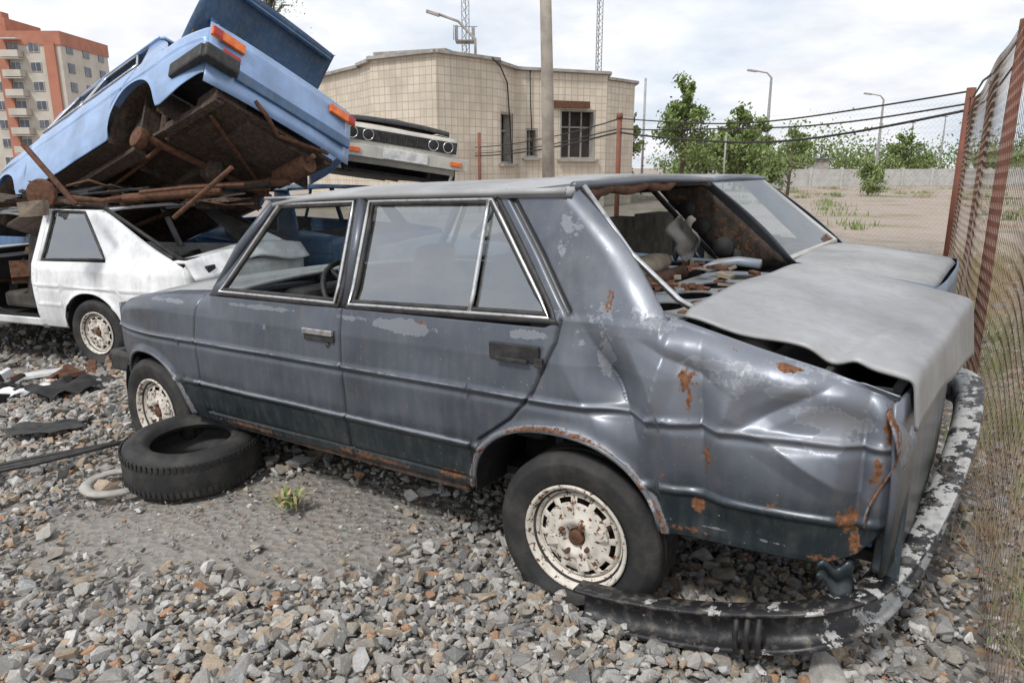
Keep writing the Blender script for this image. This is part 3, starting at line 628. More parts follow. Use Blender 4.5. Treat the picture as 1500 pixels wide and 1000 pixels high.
# ------------------------------------------------------------------ blue stacked car
Wd=Vector((.56,.70,-.42)).normalized(); L=Vector((-.80,.50,-.32)); L=(L-Wd*L.dot(Wd)).normalized(); U=Wd.cross(L).normalized()
A=Vector((-2.385,6.04,2.52)); OB=A+.95*L+.78*Wd-.88*U
PB=dict(hi=False,tail=-.95,nose=2.9,hw=.80,belt=.88,inner=.68,dx2=.02,rows2=40,ztop=[(-.95,.87),(-.3,.90),(.1,.89),(1.8,.88),(2.3,.85),(2.9,.78)],
 zlow=[(-.95,.42),(-.6,.34),(-.3,.30),(2.9,.28)],zlow0=.27,arches=[(0,.36,.66,2.2),(2.42,.34,.62,2.2)],crease=.72,mould=None,cowl=1.8,
 sail=(-.32,.02,.06,1.30,.25,1.30),apillar=(1.8,1.45),bpil=1.0,roofz=1.31,roofw=.62,tumble=.38,dents=[],seams=[[(1.0,.9),(1.0,.28)],[(.05,.9),(.1,.8),(.36,.6)],[(1.9,.9),(1.95,.28)]],underrust=True)
bc=build_car('blue_sedan',frame(OB,L,-Wd,U),PB,(M_blue,M_blue,M_blue))
b=MB()
b.box((-.995,.60,.76),(.03,.30,.085),0); b.box((-.995,-.60,.76),(.03,.30,.085),0); b.box((-1.0,.70,.76),(.032,.08,.075),1); b.box((-1.0,-.70,.76),(.032,.08,.075),1)
b.box((-.985,.55,.655),(.012,.16,.035),1)
b.build('tail_lamps',[M_orange,M_redlens],bc,bevel=.008)
b=MB(); b.box((-1.02,.66,.52),(.09,.30,.13),0); b.box((-.80,.80,.52),(.44,.06,.13),0); b.build('bumper_corner',M_black,bc,bevel=.02)
b=MB(); b.box((-.995,-.1,.50),(.03,1.2,.10),0); b.build('rear_valance',M_blued,bc,bevel=.01)
surf('open_trunk_lid',lambda s,t:(-.34-.42*s+.03*math.sin(3.14*s),(2*t-1)*(.67-.02*s),.93+.64*s+.02*(1-(2*t-1)**2)),20,24,M_blued,bc,.012)
b=MB()
for y in (-.5,-.17,.17,.5): b.box((-.575,y,1.22),(.03,.05,.56),0,Matrix.Rotation(.575,3,'Y'))
b.box((-.40,0,.97),(.03,1.22,.05),0,Matrix.Rotation(.575,3,'Y')); b.box((-.75,0,1.50),(.03,1.22,.06),0,Matrix.Rotation(.575,3,'Y'))
b.tube([(-.35,.62,.9),(-.50,.63,1.1)],.012,1,6); b.build('lid_ribs',[M_blued,M_rust],bc,bevel=.008)
surf('trunk_floor',lambda s,t:(-.3-.62*s,(2*t-1)*.64,.55),3,3,M_dark,bc,.01)
b=MB()
def ub(c,d,m=0,R=None): b.box(c,d,m,R,.012)
ub((-.62,-.05,.31),(.46,.62,.15),0); ub((-.75,.45,.34),(.30,.26,.12),0); ub((1.0,0,.26),(1.9,.16,.12),0)
for sy in (.55,-.55): ub((1.2,sy,.25),(1.9,.10,.07),0); ub((-.55,sy,.28),(.7,.07,.08),0)
for x in (.5,1.0,1.5): ub((x,0,.255),(.05,1.2,.05),0)
b.tube([(0,-.62,.24),(0,.62,.24)],.035,1,10); b.lathe([(0,-.09),(.09,-.08),(.125,0),(.09,.08),(0,.09)],0,14,T=Matrix.Translation((0,0,.23)))
for sy in (.46,-.46): # trailing arms, springs and dampers
    b.tube([(.55,sy,.25),(.2,sy*1.03,.22),(0,sy*1.08,.23)],.024,1,7)
    b.tube([(.02+.055*math.cos(a),sy*.9+.055*math.sin(a),.26+.20*a/31) for a in np.linspace(0,31,60)],.008,0,5)
    b.tube([(-.10,sy*1.1,.24),(-.16,sy*1.0,.50)],.022,0,7)
b.tube([(-.95,-.35,.22),(-.5,-.38,.18),(-.1,-.3,.2),(.3,-.2,.16),(1.2,-.12,.16),(2.0,-.1,.18)],.025,1,8)
b.tube([(-.85,-.38,.2),(-.45,-.38,.19)],.09,1,12)
b.tube([(.1,.45,.25),(.9,.4,.22)],.02,1,6); b.tube([(-.7,.5,.25),(-.1,-.5,.2)],.018,1,6); b.tube([(0,.5,.28),(-.05,.52,.62)],.035,0,8)
b.tube([(-.98,.3,.38),(-1.0,.2,.30),(-.9,0,.25),(-.95,-.5,.32)],.02,1,6)
b.tube([(1.6,.3,.2),(1.7,0,.15),(2.1,-.3,.18)],.03,1,8); ub((2.2,0,.25),(.5,.5,.2),0)
b.tube([(.05,.62,.24),(.05,.70,.24)],.09,1,14)
b.build('underbody_parts',[M_under,M_rust],bc,bevel=.01)
b=MB()
Wb=[(1.75,.90),(1.46,1.27),(1.04,1.28),(1.03,.90)]; Wb2=[(.97,.90),(.97,1.28),(.42,1.28),(.08,.91)]
for w_ in (Wb,Wb2): b.tube(onside(w_,PB,.004),.012,0,6,closed=True)
b.build('window_frames',M_chrome,bc)
b=MB(); b.box((.25,0,.65),(.14,1.2,.5),0)
for sy in (.36,-.36): b.box((.98,sy,.75),(.12,.45,.55),0)
b.box((1.6,0,.72),(.3,1.35,.2),0); b.build('interior',M_dark,bc,bevel=.03)
# ------------------------------------------------------------------ pale front-end car, on dark blue wreck
FN=Vector((.42,-.90,.0)).normalized(); roll=math.radians(8); YN0=Vector((.90,.42,0)).normalized()
YN=(YN0*math.cos(roll)-Vector((0,0,1))*math.sin(roll)).normalized(); ZN=FN.cross(YN).normalized()
PN=dict(PB); PN.update(tail=-.9,nose=2.9,underrust=False,seams=[],roof=False,nosail=True)
tgt=Vector((-1.28,8.4,1.50))
ON=tgt-FN*2.95-ZN*.50
nc=build_car('pale_sedan',frame(ON,FN,YN,ZN),dict(PN,hoodlift=.07,hoodlid=True),(M_beige,M_beige,M_black))
b=MB()
b.box((2.98,0,.50),(.10,1.62,.13),0); b.box((2.83,.79,.5),(.3,.05,.13),0); b.box((2.83,-.79,.5),(.3,.05,.13),0)
b.box((3.04,.05,.50),(.012,.52,.11),1); b.box((3.04,-.55,.50),(.02,.16,.05),2); b.box((3.04,.66,.50),(.02,.14,.05),2)
b.box((2.955,.0,.68),(.03,1.35,.13),3)
for y in (.56,.38,-.38,-.56): b.tube([(2.96,y,.68),(2.985,y,.68)],.062,4,18); b.tube([(2.984,y+.060*math.cos(a),.68+.060*math.sin(a)) for a in np.linspace(0,6.283,17)[:-1]],.006,5,5,closed=True)
for y in np.linspace(-.25,.25,9): b.box((2.98,y,.68),(.012,.012,.12),3)
b.tube([(2.6,-.5,.86),(2.7,0,.89),(2.6,.5,.86)],.03,3,8)
b.build('front_end_parts',[M_beige,simple('plate_white',(.75,.75,.73),.4),M_orange,M_black,M_dark,M_chrome],nc,bevel=.01)
FD=Vector((-.75,.66,0)).normalized(); YD=Vector((-.66,-.75,0)).normalized()
PD=dict(PN,hi=False,roof=True,nosail=False)
dc=build_car('dark_blue_sedan',frame(Vector((-1.95,8.2,-.16)),FD,YD,Vector((0,0,1))),PD,(M_blued,M_blued,M_blued))
for x in (0,2.42): wheel(dc,'wheel',x,.80,.27,1,.26); wheel(dc,'wheel_far',x,-.80,.27,-1,.26)
wk=build_car('blue_wreck',frame(Vector((-5.0,8.6,-.25)),FW,YW,Vector((0,0,1))),dict(PB,underrust=True,hi=False),(M_blued,M_blue,M_blue))
for x in (0,2.42): wheel(wk,'wheel',x,.80,.27,1,.26); wheel(wk,'wheel_far',x,-.80,.27,-1,.26)
b=MB(); b.box((.25,0,.65),(.14,1.2,.5),0); b.box((1,0,.75),(.14,1.2,.5),0); b.build('interior',M_dark,wk,bevel=.03)
b=MB()
b.tube([(-3.75,5.7,1.55),(-3.35,5.6,1.10)],.022,0,8); b.tube([(-2.75,5.9,.98),(-2.2,5.8,1.38)],.020,0,8); b.tube([(-3.3,6.2,1.12),(-2.5,6.3,1.18)],.042,0,10)
b.tube([(-3.0,6.6,1.2),(-2.0,6.6,1.25)],.03,0,8); b.box((-3.62,5.5,1.08),(.17,.14,.09),1,Matrix.Rotation(.5,3,'Z'),.02)
rd=random.Random(8)
for k in range(34):   # crushed sheet metal and suspension scrap
    x=rd.uniform(-4.7,-2.3); y=rd.uniform(6.15,7.1); z=1.07+rd.random()*.12; a=rd.random()*3.1
    b.box((x,y,z),(rd.uniform(.25,.6),rd.uniform(.12,.35),rd.uniform(.008,.03)),rd.choice((2,2,3)),Matrix.Rotation(a,3,'Z')@Matrix.Rotation(rd.uniform(-.35,.35),3,'Y'),.02)
for k in range(16):
    x=rd.uniform(-4.6,-2.3); y=rd.uniform(6.1,6.9); z=1.06+rd.random()*.14; a=rd.uniform(-.7,.7); l=rd.uniform(.15,.45)
    b.tube([(x-l*math.cos(a),y-l*math.sin(a),z),(x,y,z+rd.uniform(-.05,.07)),(x+l*math.cos(a+.3),y+l*math.sin(a+.3),z+rd.uniform(-.05,.08))],rd.uniform(.008,.025),rd.choice((0,3)),7)
b.lathe([(0,-.03),(.12,-.03),(.13,0),(.06,.01),(.05,.05),(0,.05)],0,18,T=Matrix.Translation((-3.95,6.15,1.16))); 
b.build('scrap_struts',[M_rust,M_seat,M_under,M_dark],None,bevel=.006)
# ------------------------------------------------------------------ ground
def nz2(x,y,s): return noise.noise(Vector((x*s,y*s,3.1)))
def sp(n,a,b_,c):
    t=np.linspace(-1,1,n); return c+np.sinh(t*a)/math.sinh(a)*b_
xs=sp(260,6.2,900,0.); ys=sp(260,6.2,900,3.5)
V=[];
for y in ys:
    for x in xs:
        z=ground_z(x,y)
        d=math.hypot(x,y-4)
        if d<14: z+=.025*nz2(x,y,1.3)+.008*nz2(x,y,5)
        V.append((x,y,z-.012))
nx=len(xs); Fc=[(j*nx+i,j*nx+i+1,(j+1)*nx+i+1,(j+1)*nx+i) for j in range(len(ys)-1) for i in range(nx-1)]
me=bpy.data.meshes.new('ground'); me.from_pydata(V,[],Fc); me.polygons.foreach_set('use_smooth',[True]*len(Fc))
m,nt,bs=newmat('gravel_ground'); v=tc(nt)
def voro(scale,feat='F1',out='Color'):
    n=nd(nt,'ShaderNodeTexVoronoi'); n.feature=feat; n.inputs['Scale'].default_value=scale; nt.links.new(v,n.inputs['Vector']); return n.outputs[out]
vc=voro(26); s_=nt.nodes.new('ShaderNodeSeparateColor'); nt.links.new(vc,s_.inputs[0])
c=mixc(nt,s_.outputs[0],(.10,.095,.09),(.32,.30,.275)); c=mixc(nt,ramp(nt,s_.outputs[1],.82,.9),c,(.30,.19,.12))
dust=ramp(nt,noi(nt,v,.9,5),.5,.62)
sandc=mixc(nt,noi(nt,v,60,5),(.19,.175,.155),(.34,.315,.28))
gx=nt.nodes.new('ShaderNodeSeparateXYZ'); nt.links.new(v,gx.inputs[0])
# compacted grit between the loose tyre and the rear wheel
ex=mth(nt,'DIVIDE',mth(nt,'ADD',gx.outputs[0],1.1),1.15); ey=mth(nt,'DIVIDE',mth(nt,'SUBTRACT',gx.outputs[1],2.72),.62)
er=mth(nt,'ADD',mth(nt,'ADD',mth(nt,'MULTIPLY',ex,ex),mth(nt,'MULTIPLY',ey,ey)),mth(nt,'MULTIPLY',noi(nt,v,5,5),.8))
dust=mth(nt,'MAXIMUM',dust,ramp(nt,er,1.7,.9))
c=mixc(nt,mth(nt,'MULTIPLY',dust,.85),c,sandc)
far=ramp(nt,gx.outputs[1],11,16)
fc=mixc(nt,noi(nt,v,3,8,.7),(.27,.21,.165),(.45,.38,.33)); fc=mixc(nt,ramp(nt,noi(nt,v,.35,6,.65),.52,.66),fc,(.17,.17,.08))
out=ramp(nt,mth(nt,'SUBTRACT',gx.outputs[0],mth(nt,'MULTIPLY',mth(nt,'SUBTRACT',gx.outputs[1],1.7),.56)),1.25,1.6)
of=mixc(nt,ramp(nt,noi(nt,v,5,7,.7),.4,.6),(.42,.36,.285),(.24,.185,.12))
c=mixc(nt,out,c,of); c=mixc(nt,far,c,fc)
nt.links.new(c,bs.inputs['Base Color']); bs.inputs['Roughness'].default_value=.95
bump(nt,bs,mth(nt,'ADD',voro(26,out='Distance'),mth(nt,'MULTIPLY',noi(nt,v,80,4),.4)),.6,.03)
me.materials.append(m); o=bpy.data.objects.new('ground',me); C.objects.link(o)
tmpl=[]
for k in range(14):
    bm=bmesh.new(); n=random.randint(11,15)
    for i in range(n):
        d=Vector((random.gauss(0,1),random.gauss(0,1),random.gauss(0,1))).normalized()*random.uniform(.8,1.05)
        bm.verts.new((d.x,d.y*random.uniform(.7,.95),d.z*.68))
    r=bmesh.ops.convex_hull(bm,input=bm.verts); bm.verts.ensure_lookup_table()
    bmesh.ops.delete(bm,geom=[v_ for v_ in bm.verts if not v_.link_faces],context='VERTS'); bmesh.ops.triangulate(bm,faces=bm.faces)
    bm.verts.index_update(); tmpl.append((np.array([v_.co[:] for v_ in bm.verts]),np.array([[q_.index for q_ in f.verts] for f in bm.faces]))); bm.free()
pal=np.array([(.37,.35,.32),(.49,.465,.425),(.27,.265,.255),(.60,.58,.55),(.16,.16,.155),(.42,.33,.24),(.40,.22,.12),(.31,.28,.235),(.40,.395,.385)]); pw_=np.array([.2,.16,.16,.07,.09,.17,.045,.14,.085])
pw_/=pw_.sum()
def stones(name,zones):
    VV=[];FF=[];CC=[];off=0
    for (n,ya,yb,r0,lift) in zones:
        cnt=0
        while cnt<n:
            y=math.sqrt(random.uniform(ya*ya,yb*yb)); x=random.uniform(-.86,.80)*(y+.35)
            cnt+=1
            fx=1.3+(y-1.7)*.56
            rs=r0*math.exp(random.gauss(0,.38))
            du=math.exp(-(((x+1.1)/1.1)**2+((y-2.72)/.58)**2))*1.4+ .9*max(0,nz2(x+9,y,.8)-.12)
            if x>fx-.15: du+=.75
            if random.random()<du:
                if random.random()<.86: continue
                rs*=.5
            if y>9.5 and x>fx: continue
            tv,tf=random.choice(tmpl)
            a=random.random()*6.283; ti=random.gauss(0,.4); tj=random.gauss(0,.4)
            R=np.array((Matrix.Rotation(a,3,'Z')@Matrix.Rotation(ti,3,'X')@Matrix.Rotation(tj,3,'Y')))
            z=ground_z(x,y)+.025*nz2(x,y,1.3)+.008*nz2(x,y,5)+rs*random.uniform(-.1,.45)+random.random()*lift
            sc=np.array([random.uniform(.8,1.35),random.uniform(.7,1.1),random.uniform(.65,1.1)])
            vv=(tv*sc*rs)@R.T+np.array([x,y,z]); VV.append(vv); FF.append(tf+off); off+=len(tv)
            c_=pal[np.random.choice(len(pal),p=pw_)]*random.uniform(.75,1.2); CC.append(np.repeat(np.append(c_,1)[None],len(tv),0))
    VV=np.concatenate(VV);FF=np.concatenate(FF);CC=np.concatenate(CC)
    me=bpy.data.meshes.new(name); me.vertices.add(len(VV)); me.vertices.foreach_set('co',VV.ravel().astype(np.float32))
    me.loops.add(FF.size); me.loops.foreach_set('vertex_index',FF.ravel().astype(np.int32)); me.polygons.add(len(FF))
    me.polygons.foreach_set('loop_start',np.arange(0,FF.size,3,dtype=np.int32)); me.polygons.foreach_set('loop_total',np.full(len(FF),3,dtype=np.int32))
    me.update(calc_edges=True); me.polygons.foreach_set('use_smooth',np.zeros(len(FF),bool))
    ca=me.color_attributes.new('rc','FLOAT_COLOR','POINT'); ca.data.foreach_set('color',CC.ravel().astype(np.float32))
    m,nt,b=newmat('stone'); v=tc(nt); at=nd(nt,'ShaderNodeAttribute',attribute_name='rc')
    n1=noi(nt,v,55,4,.7); c=mixc(nt,ramp(nt,n1,.3,.75),mixc(nt,.45,at.outputs['Color'],(.08,.072,.065)),at.outputs['Color'])
    c=mixc(nt,ramp(nt,noi(nt,v,160,3),.6,.7),c,mixc(nt,.35,at.outputs['Color'],(.6,.58,.55)))
    nt.links.new(c,b.inputs['Base Color']); b.inputs['Roughness'].default_value=.88; bump(nt,b,noi(nt,v,120,2),.35,.006)
    me.materials.append(m); o=bpy.data.objects.new(name,me); C.objects.link(o)
stones('gravel',[(29000,.75,3.2,.0170,.012),(20000,3.2,6,.0215,.015),(12000,6,10.5,.029,.01),(800,.8,4.5,.034,.01)])
# ------------------------------------------------------------------ loose tyre etc.
def gz(x,y): return ground_z(x,y)+.02
tp=empty('discarded_tyre',Matrix.Translation((-1.50,3.16,gz(-1.5,3.16)))@Matrix.Rotation(math.radians(4),4,'X')@Matrix.Rotation(math.radians(90),4,'X'))
b=MB(); r=.30
b.lathe([(.175,-.02),(.19,.0),(.215,.010),(.22,.008),(.235,.012),(r-.03,.006),(r-.012,-.010),(r-.003,-.03),(r,-.05),(r+.001,-.10),(r,-.145),(r-.01,-.175),(r-.03,-.19),(.23,-.19),(.185,-.18),(.175,-.165),(.182,-.14),(.25,-.12),(.275,-.09),(.25,-.06),(.182,-.04),(.175,-.02)],0,72)
o=b.build('tyre_carcass',M_tyre,tp); o.location=(0,0.19,0)
b=MB()
for k in range(72):   # shoulder tread blocks
    a=2*math.pi*k/72
    for yy in (.165,.045): b.box((.2995*math.cos(a),yy,.2995*math.sin(a)),(.006,.030,.016),0,Matrix.Rotation(-a,3,'Y'))
b.build('tread_blocks',M_tyre,tp)
b=MB(); b.tube([(-1.80+.13*math.cos(a),3.03+.13*math.sin(a),gz(-1.8,3)+.03) for a in np.linspace(0,6.283,33)[:-1]],.026,0,8,closed=True,flat=.5); b.build('plastic_ring',simple('gray_plastic',(.42,.40,.36),.6),None)
b=MB()
for j,off_ in enumerate((0,.05,.11)):
    b.tube([(-3.0+.05*j,3.35+off_*.5,gz(-3,3.3)+.03),(-2.6,3.2+off_,gz(-2.6,3.2)+.05),(-2.35,3.28+off_,gz(-2.3,3.3)+.05),(-2.15+.05*j,3.45+off_,gz(-2.1,3.4)+.04),(-1.98,3.62+off_*.6,gz(-2,3.6)+.03)],.011,0,6)
b.build('rubber_hoses',M_black,None)
def scrap(name,c,w,h,mat,seed,rz=0,amp=.05):
    def f(s,t):
        x=(s-.5)*w; y=(t-.5)*h; z=abs(noise.noise(Vector((s*3+seed,t*3,seed))))*amp*2
        x+=.03*math.sin(7*t+seed); y+=.03*math.sin(6*s+seed*2)
        return (c[0]+x*math.cos(rz)-y*math.sin(rz),c[1]+x*math.sin(rz)+y*math.cos(rz),gz(c[0],c[1])+.015+z)
    return surf(name,f,14,14,mat,None,.004)
scrap('rubber_mat',(-2.75,4.0),.40,.20,M_black,1.3,.3,.02); scrap('torn_sheet',(-3.15,4.9),.5,.35,M_dark,4.2,.6,.05)
scrap('plastic_trim',(-3.7,5.0),.5,.16,M_white,7.7,.2,.05); scrap('bent_panel',(-2.85,3.1),.35,.08,M_beige,2.2,.9,.03)
b=MB(); rd=random.Random(12)
for k in range(30):
    x=rd.uniform(-4.6,-3.3); y=5.15+rd.uniform(-.5,.35)+(-3.3-x)*.25; b.box((x,y,gz(x,y)+.03),(rd.uniform(.04,.3),rd.uniform(.02,.14),rd.uniform(.01,.07)),rd.choice((0,0,0,1,2)),Matrix.Rotation(rd.random()*3,3,'Z')@Matrix.Rotation(rd.uniform(-.5,.5),3,'Y'))
b.build('scrap_pile',[M_dark,M_rust,M_white],None,bevel=.006)
# ------------------------------------------------------------------ chain link fences
M_wire=simple('rusty_wire',(.24,.18,.14),.7,.2,(.13,.085,.06),5)
def chain(name,p0,p1,z0,z1,cell,r,seed,par,sag=0.0):
    p0=Vector(p0);p1=Vector(p1);Lg=(p1-p0).length;d=(p1-p0)/Lg; nrm=Vector((-d.y,d.x))
    nw=int(Lg/cell); nk=int((z1-z0)/(cell*.5)); k=np.arange(nk+1); VV=[];FF=[];off=0
    ang=[math.pi/2,math.pi/2+2.094,math.pi/2+4.189]
    for i in range(nw):
        s=i*cell+np.where(k%2==0,-cell/2,cell/2)*1.0
        s=s+.012*np.sin(k*.13+i*.02*3+seed)
        z=z0+k*cell*.5-sag*math.sin(i*cell*1.9+seed)*(k/nk)
        bul=.035*np.sin(s*1.7+seed)*np.sin(k/nk*3.1)+np.where(k%2==0,.003,-.003)
        X=p0.x+d.x*s+nrm.x*bul; Y=p0.y+d.y*s+nrm.y*bul
        ring=[]
        for a in ang:
            ring.append(np.stack([X+nrm.x*r*math.cos(a)+d.x*r*math.sin(a)*.7,Y+nrm.y*r*math.cos(a)+d.y*r*math.sin(a)*.7,z+r*math.sin(a)*.7],-1))
        P_=np.stack(ring,1).reshape(-1,3); VV.append(P_)
        b0=(np.arange(nk)*3)[:,None]
        for q_ in range(3):
            w_=(q_+1)%3; FF.append(np.concatenate([b0+q_,b0+w_,b0+3+w_,b0+3+q_],1)+off)
        off+=len(P_)
    VV=np.concatenate(VV);FF=np.concatenate(FF)
    me=bpy.data.meshes.new(name); me.from_pydata(VV.tolist(),[],FF.tolist()); me.materials.append(M_wire); o=bpy.data.objects.new(name,me); C.objects.link(o); o.parent=par
M_post=paint('red_rusty_post',(.20,.065,.04),(.16,.05,.03),peelamt=0,rough=.75,dirt=.35,rustamt=.14,coat=0)
fen=empty('chain_link_fence')
chain('mesh_side',(.98,1.12),(6.2,10.2),.0,2.12,.062,.0014,1.,fen,.03)
chain('mesh_back',(6.2,10.2),(2.3,16),.0,2.3,.075,.0016,2.,fen)
chain('mesh_back_left',(2.3,16),(-3.6,28),.0,2.3,.10,.002,3.,fen)
b=MB()
b.tube([(3.0,4.5,-.1),(2.99,4.5,1.1),(3.0,4.5,2.22)],.034,0,10); b.tube([(6.2,10.2,-.1),(6.2,10.2,2.42)],.058,0,10); b.tube([(2.3,16,-.1),(2.3,16,2.37)],.055,0,8)
b.tube([(4.7,7.4,-.1),(4.7,7.4,2.2)],.03,0,8); b.tube([(-1.0,22.7,0),(-1,22.7,2.4)],.05,0,8); b.tube([(2.3,16,2.38),(2.3,16,2.5)],.07,0,8)
b.build('posts',M_post,fen)
b=MB()
for k,(zz,sg) in enumerate(((2.28,.22),(2.12,.30),(2.2,.16))):
    pts=[];
    for j in range(21):
        t=j/20; pts.append((6.2+(2.3-6.2)*t,10.2+5.8*t,zz+.1*(k==0)-sg*4*t*(1-t)+.02*math.sin(9*t+k)))
    for j in range(1,21):
        t=j/20; pts.append((2.3-5.9*t,16+12*t,zz+.1*(k==0)-.1*t-.35*4*t*(1-t)))
    b.tube(pts,.014+.006*(k==1),0,6)
b.tube([(6.2,10.2,2.3),(5.2,8.5,2.15),(4.6,7.4,2.2),(3.8,6,2.1),(3.0,4.5,2.16),(2.2,3.2,2.1)],.010,0,6)
b.tube([(6.2,10.2,2.1),(4.7,7.4,2.05),(3.0,4.5,2.02)],.008,0,6)
b.build('cables',M_black,fen)
# ------------------------------------------------------------------ tiled building
def tile_mat():
    m,nt,b=newmat('beige_tiles'); v=tc(nt,'UV')
    br=nd(nt,'ShaderNodeTexBrick'); br.offset=0; br.inputs['Scale'].default_value=1.; br.inputs['Brick Width'].default_value=.235; br.inputs['Row Height'].default_value=.235
    br.inputs['Mortar Size'].default_value=.010; br.inputs['Color1'].default_value=(.66,.585,.48,1); br.inputs['Color2'].default_value=(.58,.505,.40,1); br.inputs['Mortar'].default_value=(.34,.30,.25,1); br.inputs['Bias'].default_value=.1
    nt.links.new(v,br.inputs['Vector']); c=mixc(nt,mth(nt,'MULTIPLY',ramp(nt,noi(nt,v,.7,7,.65),.45,.75),.6),br.outputs[0],(.34,.28,.22))
    mp=nt.nodes.new('ShaderNodeMapping'); mp.inputs['Scale'].default_value=(3,.25,1); nt.links.new(v,mp.inputs[0])
    c=mixc(nt,mth(nt,'MULTIPLY',ramp(nt,noi(nt,mp.outputs[0],1.5,5),.5,.75),.35),c,(.25,.21,.17))
    nt.links.new(c,b.inputs['Base Color']); b.inputs['Roughness'].default_value=.6; bump(nt,b,br.outputs[1],-.4,.02); return m
M_tile=tile_mat(); M_conc=simple('concrete',(.38,.36,.33),.9,0,(.25,.23,.21),3,bs=.2)
bl=empty('tiled_building')
def wall(b,uvs,p0,p1,h,ops,s0):
    p0=Vector((*p0,0));p1=Vector((*p1,0)); L_=(p1-p0).length; d=(p1-p0)/L_; n=Vector((d.y,-d.x,0)); ang=math.atan2(d.y,d.x)
    xc=sorted({0,L_}|{o_[0] for o_ in ops}|{o_[1] for o_ in ops}); zc=sorted({-.3,h}|{o_[2] for o_ in ops}|{o_[3] for o_ in ops})
    for i in range(len(xc)-1):
        for j in range(len(zc)-1):
            mx=(xc[i]+xc[i+1])/2;mz=(zc[j]+zc[j+1])/2
            if any(o_[0]<mx<o_[1] and o_[2]<mz<o_[3] for o_ in ops): continue
            q_=[(xc[i],zc[j]),(xc[i+1],zc[j]),(xc[i+1],zc[j+1]),(xc[i],zc[j+1])]
            b.add([p0+d*a+Vector((0,0,c_)) for a,c_ in q_],[(0,1,2,3)],0); uvs.append([(a+s0,c_) for a,c_ in q_])
    def bx(c_,dd,mi):
        b.box(c_,dd,mi,Matrix.Rotation(ang,3,'Z')); uvs.extend([[(0,0)]*4]*6)
    for (a0,a1,c0,c1) in ops:
        mid=p0+d*((a0+a1)/2); wd=a1-a0
        for a_ in (a0+.03,a1-.03): bx(p0+d*a_-n*.17+Vector((0,0,(c0+c1)/2)),(.06,.30,c1-c0),1)
        bx(mid-n*.17+Vector((0,0,c1-.03)),(wd-.13,.30,.06),1); bx(mid-n*.17+Vector((0,0,c0+.03)),(wd-.13,.30,.06),1)
        bx(mid-n*.60+Vector((0,0,(c0+c1)/2)),(wd+1.2,.5,c1-c0+1.0),2)
        nb=max(2,int(wd/.45))
        for k in range(1,nb): bx(p0+d*(a0+wd*k/nb)-n*.22+Vector((0,0,(c0+c1)/2)),(.05,.05,c1-c0-.13),3)
        bx(mid-n*.22+Vector((0,0,c0+(c1-c0)*.65)),(wd-.13,.044,.05),3)
        bx(mid+n*.04+Vector((0,0,c0-.05)),(wd+.2,.25,.07),1)
    return s0+L_
b=MB();uvs=[]
fp=[(-7.72,28.1),(-4.85,24.3),(-4.35,23.4),(-2.2,21.95),(-.46,23.6),(.11,25.0),(.25,25.0),(3.3,26.2),(3.32,27.2),(4.65,28.6),(4.65,38)]
hs=[4.45,4.5,4.56,4.56,4.48,4.48,4.47,4.47,4.42,4.42]
ops={4:[(.25,1.30,1.5,3.10)],6:[(.22,.66,1.7,2.65),(1.5,2.85,1.66,3.30)]}
s0=0
for i in range(len(fp)-1): s0=wall(b,uvs,fp[i],fp[i+1],hs[i],ops.get(i,[]),s0)
me_o=b.build('walls',[M_tile,M_conc,M_dark,simple('window_frame_paint',(.30,.27,.24),.7)],bl)
uvl=me_o.data.uv_layers.new(name='UVMap')
for poly,uvq in zip(me_o.data.polygons,uvs):
    for li,uv in zip(poly.loop_indices,uvq): uvl.data[li].uv=uv
b=MB()
b.add([(x,y,4.35) for x,y in fp]+[(-7.72,38,4.35)],[tuple(range(len(fp)+1))],0)
for i in range(len(fp)-1):
    p0=Vector((*fp[i],0));p1=Vector((*fp[i+1],0)); c_=(p0+p1)/2; ang=math.atan2(p1.y-p0.y,p1.x-p0.x)
    b.box((c_.x,c_.y,hs[i]+.045+.002*i),((p1-p0).length+.05,.3,.09),0,Matrix.Rotation(ang,3,'Z'))
b.box((-3.0,23.0,4.70),(2.4,.5,.12),0,Matrix.Rotation(-.35,3,'Z')); b.box((-4.3,24.6,4.72),(.6,.6,.2),0); b.box((1.9,25.58,3.45),(1.6,.2,.22),1,Matrix.Rotation(.375,3,'Z'))
b.build('parapet_and_roof',[M_conc,M_rust],bl)
b=MB(); b.tube([(-1.1,23,4.6),(-1.1,23,5.1),(-1.6,23,5.6),(-2.2,23,5.8)],.04,0,8); b.box((-2.35,23,5.82),(.4,.14,.08),0,Matrix.Rotation(.3,3,'Y'))
b.tube([(-.6,23.1,4.6),(-.36,23.5,4.4),(-.15,24.2,4.0),(-.05,24.4,2.5),(0,24.5,1.5)],.025,1,6); b.tube([(.6,25.05,4.5),(.62,25.06,3.4),(.7,25.08,2)],.02,1,6)
b.build('lamp_and_cables',[M_conc,M_black],bl)
